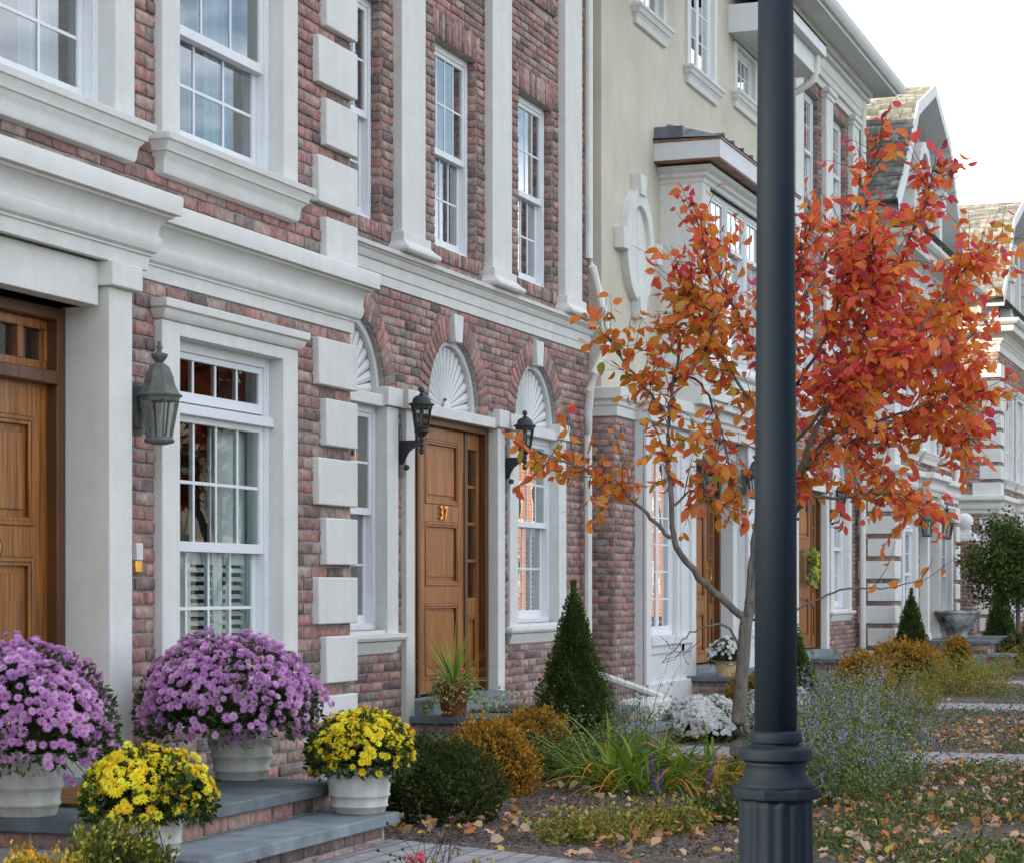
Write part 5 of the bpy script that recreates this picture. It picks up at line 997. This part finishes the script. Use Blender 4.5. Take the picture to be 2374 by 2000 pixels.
m=MB(); m.lathe((X,Y,2.56),[(.17*math.sin(R(a))+.001,-.17*math.cos(R(a))) for a in range(0,181,10)],28); obj('ball',m,M['stucco'],P,smooth=True)
# far small tree
X,Y=33.6,4.05; X,Y=36.3,4.38; zt=gz(X)
P=thing('small_leafy_tree','small round-headed green tree with a thin trunk, at the right edge','tree',(X,Y,zt)); m=MB(); m.tube([(X,Y,zt),(X+.01,Y,.6),(X,Y,1.3)],[.05,.04,.035],8)
rg=np.random.default_rng(31)
for i in range(14):
    a=rg.uniform(0,6.28); e=rg.uniform(.3,1.3); m.tube([(X,Y,1.15+.02*i),(X+.3*math.cos(a),Y+.3*math.sin(a),1.3+.25*e),(X+.7*math.cos(a),Y+.7*math.sin(a),1.4+.7*e)],[.02,.012,.005],5)
obj('trunk',m,M['bark'],P); pts=[];rn=[]
for i in range(210):
    d=rg.normal(0,1,3); d/=np.linalg.norm(d); c=np.array((X,Y,1.74))+d*rg.random()**.45*np.array((.84,.84,.82)); k=rg.integers(35,75); pts.append(c+rg.normal(0,.10,(k,3))); rn.append(np.clip(rg.normal(.35+.3*d[2]*0+rg.uniform(-.2,.25),.2,k),0,1))
pts=np.concatenate(pts); rn=np.concatenate(rn); scatter('foliage',pts,rg.normal(0,1,pts.shape)+[0,0,-.2],rg.uniform(.045,.075,len(pts)),rn,M['treegreen'],P)
# ---------------- lamp post ----------------
zp=.09; X=(7.2-1.64*math.sin(R(19.986)))/math.cos(R(19.986)); Y=1.64
P=thing('lamp_post','dark blue-black iron lamp post with a fluted base, in the foreground','lamp post',(X,Y,zp))
def zpx(py): return ZC-(py-1360)/700-zp
m=MB(); m.lathe((X,Y,zp),[(.0705,zpx(1695)),(.069,1.6),(.0635,2.4),(.0575,3.4)],32); sh=obj('shaft',m,M['iron'],P,smooth=True)
m=MB(); m.lathe((X,Y,zp),[(.075,zpx(1762)),(.112,zpx(1761)),(.122,zpx(1758)),(.123,zpx(1740)),(.118,zpx(1732)),(.078,zpx(1726)),(.076,zpx(1722)),(.085,zpx(1720)),(.087,zpx(1716)),(.087,zpx(1700)),(.084,zpx(1695)),(.071,zpx(1692))],40); obj('collar',m,M['iron'],P,smooth=False,bevel=.003)
m=MB(); m.lathe((X,Y,zp),[(.136,zpx(1822)),(.125,zpx(1812)),(.105,zpx(1795)),(.099,zpx(1780)),(.100,zpx(1772)),(.106,zpx(1764)),(.075,zpx(1762))],40); obj('bell',m,M['iron'],P,smooth=True)
m=MB(); m.lathe((X,Y,zp),[(.118,zpx(1852)),(.144,zpx(1848)),(.148,zpx(1843)),(.148,zpx(1826)),(.142,zpx(1821)),(.12,zpx(1818))],8); m.v=[(X+(a-X)*math.cos(R(22.5+20))-(b-Y)*math.sin(R(42.5)),Y+(a-X)*math.sin(R(42.5))+(b-Y)*math.cos(R(42.5)),c) for a,b,c in m.v]; obj('flange',m,M['iron'],P,bevel=.004)
m=MB(); m.lathe((X,Y,zp),[(.150,0),(.150,.06),(.128,.07),(.123,.12),(.119,zpx(1870)),(.121,zpx(1850))],96,ridge=.035,nr=16); obj('base',m,M['iron'],P,smooth=True)
m=MB(); m.lathe((X,Y,zp+3.4),[(.06,0),(.09,.03),(.05,.08),(.05,.15),(.10,.2),(.12,.25)],20); m.lathe((X,Y,zp+3.65),[(.12,0),(.19,.40),(.20,.42),(.14,.52),(.05,.60),(.02,.68)],8); obj('lantern_head',m,M['iron'],P)
# ---------------- serviceberry ----------------
TX,TY,TZ=13.40,3.37,gz(13.4); th=R(19.986); RGT=np.array((math.sin(th),-math.cos(th),0)); FWD=np.array((math.cos(th),math.sin(th),0)); K=367
def tp(px,py,w=0): return np.array((TX,TY,TZ))+RGT*(px-1707)/K*(1+w/13.7)+FWD*w+np.array((0,0,(1811-py)/K))*(1+w/13.7)
tree=thing('young_autumn_tree','slender young tree with orange and red autumn leaves, behind the lamp post','tree',(TX,TY,TZ))
LIMBS=[([(1707,1815,0),(1713,1700,0),(1722,1560,0),(1733,1430,0)],.052,.040,0,0),
([(1733,1440,0),(1690,1400,-.03),(1640,1355,-.08),(1575,1285,-.12),(1553,1230,-.15),(1553,1150,-.18),(1540,1060,-.2),(1545,950,-.2),(1560,870,-.15),(1572,800,-.1),(1565,740,-.1)],.026,.007,.55,.9),
([(1550,1240,-.15),(1500,1190,-.2),(1440,1135,-.2),(1390,1090,-.25),(1310,1065,-.3),(1235,1035,-.3)],.014,.004,.35,1.2),
([(1560,1165,-.15),(1600,1130,-.1),(1640,1150,0),(1690,1180,.1)],.009,.003,.2,1.0),
([(1545,960,-.2),(1500,905,-.3),(1450,850,-.3),(1420,800,-.35),(1395,760,-.35)],.012,.003,.15,1.1),
([(1560,880,-.15),(1610,830,-.3),(1640,760,-.4),(1640,660,-.4),(1620,560,-.4)],.012,.003,.25,1.1),
([(1565,850,-.1),(1640,900,.1),(1675,980,.2),(1695,1060,.2),(1705,1110,.2)],.010,.003,.3,.8),
([(1733,1440,0),(1755,1350,.03),(1770,1290,.05),(1795,1210,.05),(1830,1150,.05),(1870,1080,0),(1930,1000,-.05),(2000,930,-.1),(2090,870,-.1),(2180,820,-.1),(2260,770,-.1)],.036,.006,.42,1.0),
([(1738,1400,0),(1752,1300,.1),(1765,1180,.15),(1790,1050,.15),(1810,900,.15),(1835,750,.1),(1860,620,.1),(1885,520,.1)],.030,.005,.45,1.0),
([(1815,1170,.05),(1870,1090,.2),(1960,1040,.3),(2060,1005,.35),(2160,1000,.4),(2240,1015,.4),(2275,1030,.4)],.018,.004,.38,1.15),
([(1850,1110,0),(1880,1000,-.2),(1950,850,-.3),(2030,700,-.3),(2095,560,-.3),(2140,450,-.3),(2160,375,-.3)],.020,.003,.25,.8),
([(1960,950,-.3),(2060,820,-.5),(2160,680,-.5),(2230,590,-.5),(2260,560,-.5)],.013,.003,.25,.75),
([(2090,870,-.1),(2170,760,.0),(2240,660,.1),(2290,580,.1),(2330,560,.1)],.010,.003,.3,.5),
([(1835,780,.1),(1900,650,.3),(1970,540,.3),(2020,450,.3),(2040,390,.3),(2058,310,.3)],.013,.003,.2,.6),
([(1800,980,.15),(1760,820,.2),(1700,700,.2),(1660,600,.2),(1625,520,.2)],.014,.003,.2,1.2),
([(1795,1020,.15),(1720,900,-.2),(1650,800,-.3),(1600,700,-.3),(1590,640,-.3)],.013,.003,.25,1.2),
([(1835,1140,.05),(1930,1150,-.2),(2020,1130,-.3),(2080,1130,-.3),(2120,1180,-.3)],.012,.003,.3,.9),
([(1960,1040,.3),(2050,1100,.4),(2110,1130,.4)],.009,.003,.3,.9),
([(1930,1000,-.05),(2050,960,-.3),(2150,920,-.4),(2220,900,-.4),(2270,885,-.4)],.012,.003,.3,1.2),
([(2000,930,-.1),(2080,800,.3),(2150,740,.4),(2240,720,.4)],.012,.003,.3,1.2),
([(1950,850,-.3),(1990,700,-.6),(2010,600,-.6),(2000,520,-.6)],.012,.003,.3,1.2),
([(1850,900,.1),(1900,760,-.5),(1940,640,-.6),(1950,560,-.6)],.012,.003,.3,1.3),
([(1830,1050,.1),(1900,920,-.5),(1980,840,-.7),(2060,790,-.7)],.012,.003,.3,1.3),
([(1870,1000,.1),(1960,930,.6),(2070,880,.7),(2150,860,.8)],.012,.003,.3,1.3),
([(1733,1440,.05),(1800,1435,.0),(1890,1395,.05),(1960,1360,.05),(2050,1365,.05),(2120,1350,.05),(2165,1335,.05)],.010,.002,.6,.12),
([(1715,1500,0),(1695,1450,-.05),(1650,1440,-.1),(1600,1460,-.12),(1560,1500,-.15),(1530,1530,-.15)],.009,.002,.6,.0)]
br=MB(); tw=MB(); LP=[];LD=[];LS=[];LR=[]; rg=np.random.default_rng(77)
def smooth_pts(P,n):
    P=np.array(P); t=np.linspace(0,1,len(P)); T=np.linspace(0,1,n); Q=np.stack([np.interp(T,t,P[:,i]) for i in range(3)],1)
    for _ in range(2): Q[1:-1]=(Q[:-2]+2*Q[1:-1]+Q[2:])/4
    return Q
def leafy_twig(p0,d,L_,dens):
    d=d/np.linalg.norm(d); n=7; P=[p0]; dd=d.copy()
    for i in range(n): dd=dd+rg.normal(0,.12,3)+[0,0,.03]; dd/=np.linalg.norm(dd); P.append(P[-1]+dd*L_/n)
    tw.tube([tuple(p) for p in P],[.0032-.0022*i/n for i in range(n+1)],4); P=np.array(P)
    u=(P[:,:]-np.array((TX,TY,TZ)))@RGT; 
    k=int(L_/.030*dens)
    for i in range(k):
        t=(i+.5+rg.uniform(-.3,.3))/k*n; j=min(int(t),n-1); p=P[j]+(P[j+1]-P[j])*(t-j); s=rg.choice((-1,1)); side=np.cross(dd,[0,0,1]); side/=np.linalg.norm(side)+1e-6
        ld=side*s*rg.uniform(.3,1)+dd*rg.uniform(.1,.8)+np.array([0,0,rg.uniform(-1.3,.15)])+rg.normal(0,.25,3)
        q=p+ld/np.linalg.norm(ld)*.012; qx=1707+(q-np.array((TX,TY,TZ)))@RGT*K; qy=1811-(q[2]-TZ)*K
        kp=.52 if qx<1740 else (.60 if qy<470 else (.78 if qy<600 else 1))
        if qx>2270: kp*=.6
        if qx>2335 or (qx>2200 and qy<560 and rg.random()>.4) or rg.random()>kp: continue
        LP.append(q); LD.append(ld); LS.append(rg.uniform(.064,.098)*(1 if rg.random()>.2 else .75))
        px=1707+(q-np.array((TX,TY,TZ)))@RGT*K; py=1811-(q[2]-TZ)*K
        base=.33 if px<1720 and py>700 else .47
        if 1780<px<2130 and 560<py<930: base=.60
        if py<520: base=.62
        LR.append(np.clip(base+rg.normal(0,.17)+(.22 if rg.random()<.16 else 0)+.10*math.sin(px*.021)*math.sin(py*.023),0,1))
for pts,r0,r1,start,dens in LIMBS:
    W=np.array([tp(*p) for p in pts]); n=len(pts)*4; Q=smooth_pts(W,n); Q[1:-1]+=rg.normal(0,.0015 if r0>.03 else .005,(n-2,3))
    rad=[r0+(r1-r0)*i/(n-1) for i in range(n)]; (br if r0>.008 else tw).tube([tuple(q) for q in Q],rad,10 if r0>.02 else 6)
    if dens==0:
        for i in range(6):
            j=rg.integers(n//2,n); d=rg.normal(0,1,3); tw.tube([tuple(Q[j]),tuple(Q[j]+d*.06+[0,0,-.02]),tuple(Q[j]+d*.10+[0,0,.02])],.002,4)
        continue
    L_=np.linalg.norm(np.diff(Q,axis=0),axis=1).sum(); nt_=int(L_*(1-start)/(.024 if dens>.3 else .07)*max(dens,.5))
    if r0<.05 and len(pts)>3 and dens>0:
      for i in range(nt_):
        f=start+(1-start)*(i+rg.random())/nt_; j=min(int(f*(n-1)),n-2); p=Q[j]; tan=Q[min(j+1,n-1)]-Q[j]; tan/=np.linalg.norm(tan)+1e-9
        d=tan*rg.uniform(.3,1.0)+rg.normal(0,.7,3); d[2]+=.12; d-=FWD*(d@FWD)*.25
        if dens<.3: d*=1; 
        leafy_twig(p,d,rg.uniform(.14,.40),min(1,dens+.2) if dens>.3 else .28)
    elif dens>0:
      for i in range(max(3,nt_)): j=rg.integers(int(start*n),n); leafy_twig(Q[j],rg.normal(0,1,3),rg.uniform(.1,.22),dens)
    leafy_twig(Q[-1],Q[-1]-Q[-3],.22,1.0 if dens>.3 else .2)
obj('trunk',br,M['bark'],tree,smooth=True); obj('twigs',tw,M['barkd'],tree)
print('leaves',len(LP)); LP=np.array(LP);LD=np.array(LD); scatter('crown',LP,LD,np.array(LS),np.array(LR),M['autumn'],tree,T=OVAL,TF=OVALF,wide=1.02)
# ---------------- ground cover, fallen leaves, mulch chips ----------------
rg=np.random.default_rng(200)
def region(n,xa,xb,ya,yb,dens=None):
    q=np.stack([rg.uniform(xa,xb,n),rg.uniform(ya,yb,n)],1)
    if dens is not None: q=q[rg.random(len(q))<np.array([dens(a,b) for a,b in q])]
    return np.concatenate([q,np.array([[gz(a)] for a in q[:,0]])],1)
def patch(a,b): return min(1,max(0,.5+.9*math.sin(a*2.1+b*1.3)*math.sin(b*2.7-a*.8)+.35))
def nopath(a,b): return 0 if (15.35<a<16.52 or 22.3<a<23.6 or 28.4<a<29.6) else 1
q=region(50000,8.2,21,.82,2.2,lambda a,b:nopath(a,b)*patch(a,b)**1.6); q2=region(18000,16.6,30,1.0,3.3,lambda a,b:nopath(a,b)*(.6*patch(a+1,b))); q=np.concatenate([q,q2]); q[:,2]+=rg.random(len(q))**1.5*.055+.008
o=scatter('ground_cover',q,rg.normal(0,.8,q.shape)+[0,0,.5],rg.uniform(.014,.030,len(q)),rg.random(len(q)),M['vinca'],None); o['kind']='stuff'; tag(o,'low creeping green ground cover on the right side of the border','ground cover')
q=np.concatenate([region(2600,8.3,20,.85,2.9,lambda a,b:1 if nopath(a,b) else .25),region(260,9.2,14,3.0,4.6),region(500,14,30,2,5,lambda a,b:1 if nopath(a,b) else .3),region(110,9.1,10.5,3.3,4.3),region(14,6.8,9.2,2.2,3.8)]); q[:,2]+=rg.random(len(q))*.05+.02
MAPLE=np.array([[0,0,0],[.18,.34,.10],[.42,.22,.02],[.62,.46,.14],[.74,.16,.02],[1,0,.14],[.74,-.16,.02],[.62,-.46,.12],[.42,-.22,.02],[.18,-.34,.08]]); MAPF=np.array([[0,1,2,3],[0,3,4,5],[0,5,6,7],[0,7,8,9]])
d=rg.normal(0,1,q.shape); d[:,2]*=.35; a,b,c=basis(d,rg.normal(0,.5,len(q))); o=scatter('fallen_leaves',q,d,np.clip(rg.lognormal(-3.15,.3,len(q)),.02,.075),rg.random(len(q)),M['fallen'],None,T=MAPLE,TF=MAPF,twist=rg.normal(0,.5,len(q))); o['kind']='stuff'; tag(o,'dry fallen leaves scattered over mulch and ground cover','leaves')
q=np.concatenate([region(26000,8.95,15.3,2.0,5.0),region(9000,16.5,24,2,5.0)]); q[:,2]+=rg.random(len(q))*.012+.002; d=rg.normal(0,1,q.shape); d[:,2]*=.3
o=scatter('mulch_chips',q,d,rg.uniform(.008,.028,len(q)),rg.random(len(q)),M['chips'],None,wide=.5); o['kind']='stuff'; tag(o,'brown wood mulch chips covering the flower bed','mulch')
# ---------------- across the street (seen only mirrored in the panes) ----------------
def far_house(x0,x1,y0,h,ridge,mt,label,win=True):
    P=thing('opposite_house',label,'house',((x0+x1)/2,y0,-.1),'houses across the street'); m=MB(); m.box(x0,x1,y0-9,y0,-.1,h); obj('wall',m,mt,P)
    m=MB(); xm=(x0+x1)/2; m.prism([(x0-.3,h),(x1+.3,h),(xm,ridge)],y0-9.3,y0+.3); obj('roof',m,mt if ridge-h>2 else M['shingle'],P)
    if win:
        for zz in (1.0,4.0,6.6):
            if zz+1.6>h: continue
            x=x0+1
            while x<x1-1.5: m=MB(); m.box(x,x+.95,y0-.02,y0+.03,zz,zz+1.6); f=obj('window',m,M['vinyl'],P); m=MB(); m.box(x+.08,x+.87,y0+.03,y0+.035,zz+.08,zz+1.52); obj('pane',m,M['dark'],f); x+=2.4
    return P
far_house(76,95,-17,9.5,10.3,M['litbrick'],'sunlit red brick house across the street, mirrored in the windows of number 37')
far_house(96,112,-17,9.0,13.8,M['litbrick'],'sunlit gabled brick house across the street, farther along, mirrored in upper windows')
far_house(113,150,-17,9.0,11.0,M['litbrick'],'long sunlit brick row across the street, mirrored in the cream house windows')
far_house(44,62,-19,5.2,8.0,M['graysid'],'gray clapboard house across the street, mirrored in the near shuttered window')
P=thing('bare_tree','bare leafless tree across the street, mirrored in the near transom pane','tree',(52,-13,-.1)); m=MB(); rg=np.random.default_rng(400)
def grow(p,d,L_,r,k):
    q=p+d*L_; m.tube([tuple(p),tuple((p+q)/2+rg.normal(0,.05*L_,3)),tuple(q)],[r,r*.85,r*.7],5)
    if k:
        for _ in range(3): dd=d+rg.normal(0,.5,3); dd[2]=abs(dd[2])*.8+.1; grow(q,dd/np.linalg.norm(dd),L_*rg.uniform(.6,.85),r*.62,k-1)
grow(np.array((52.,-13,-.1)),np.array((0,0,1.)),2.8,.22,5); obj('trunk',m,M['barkd'],P)
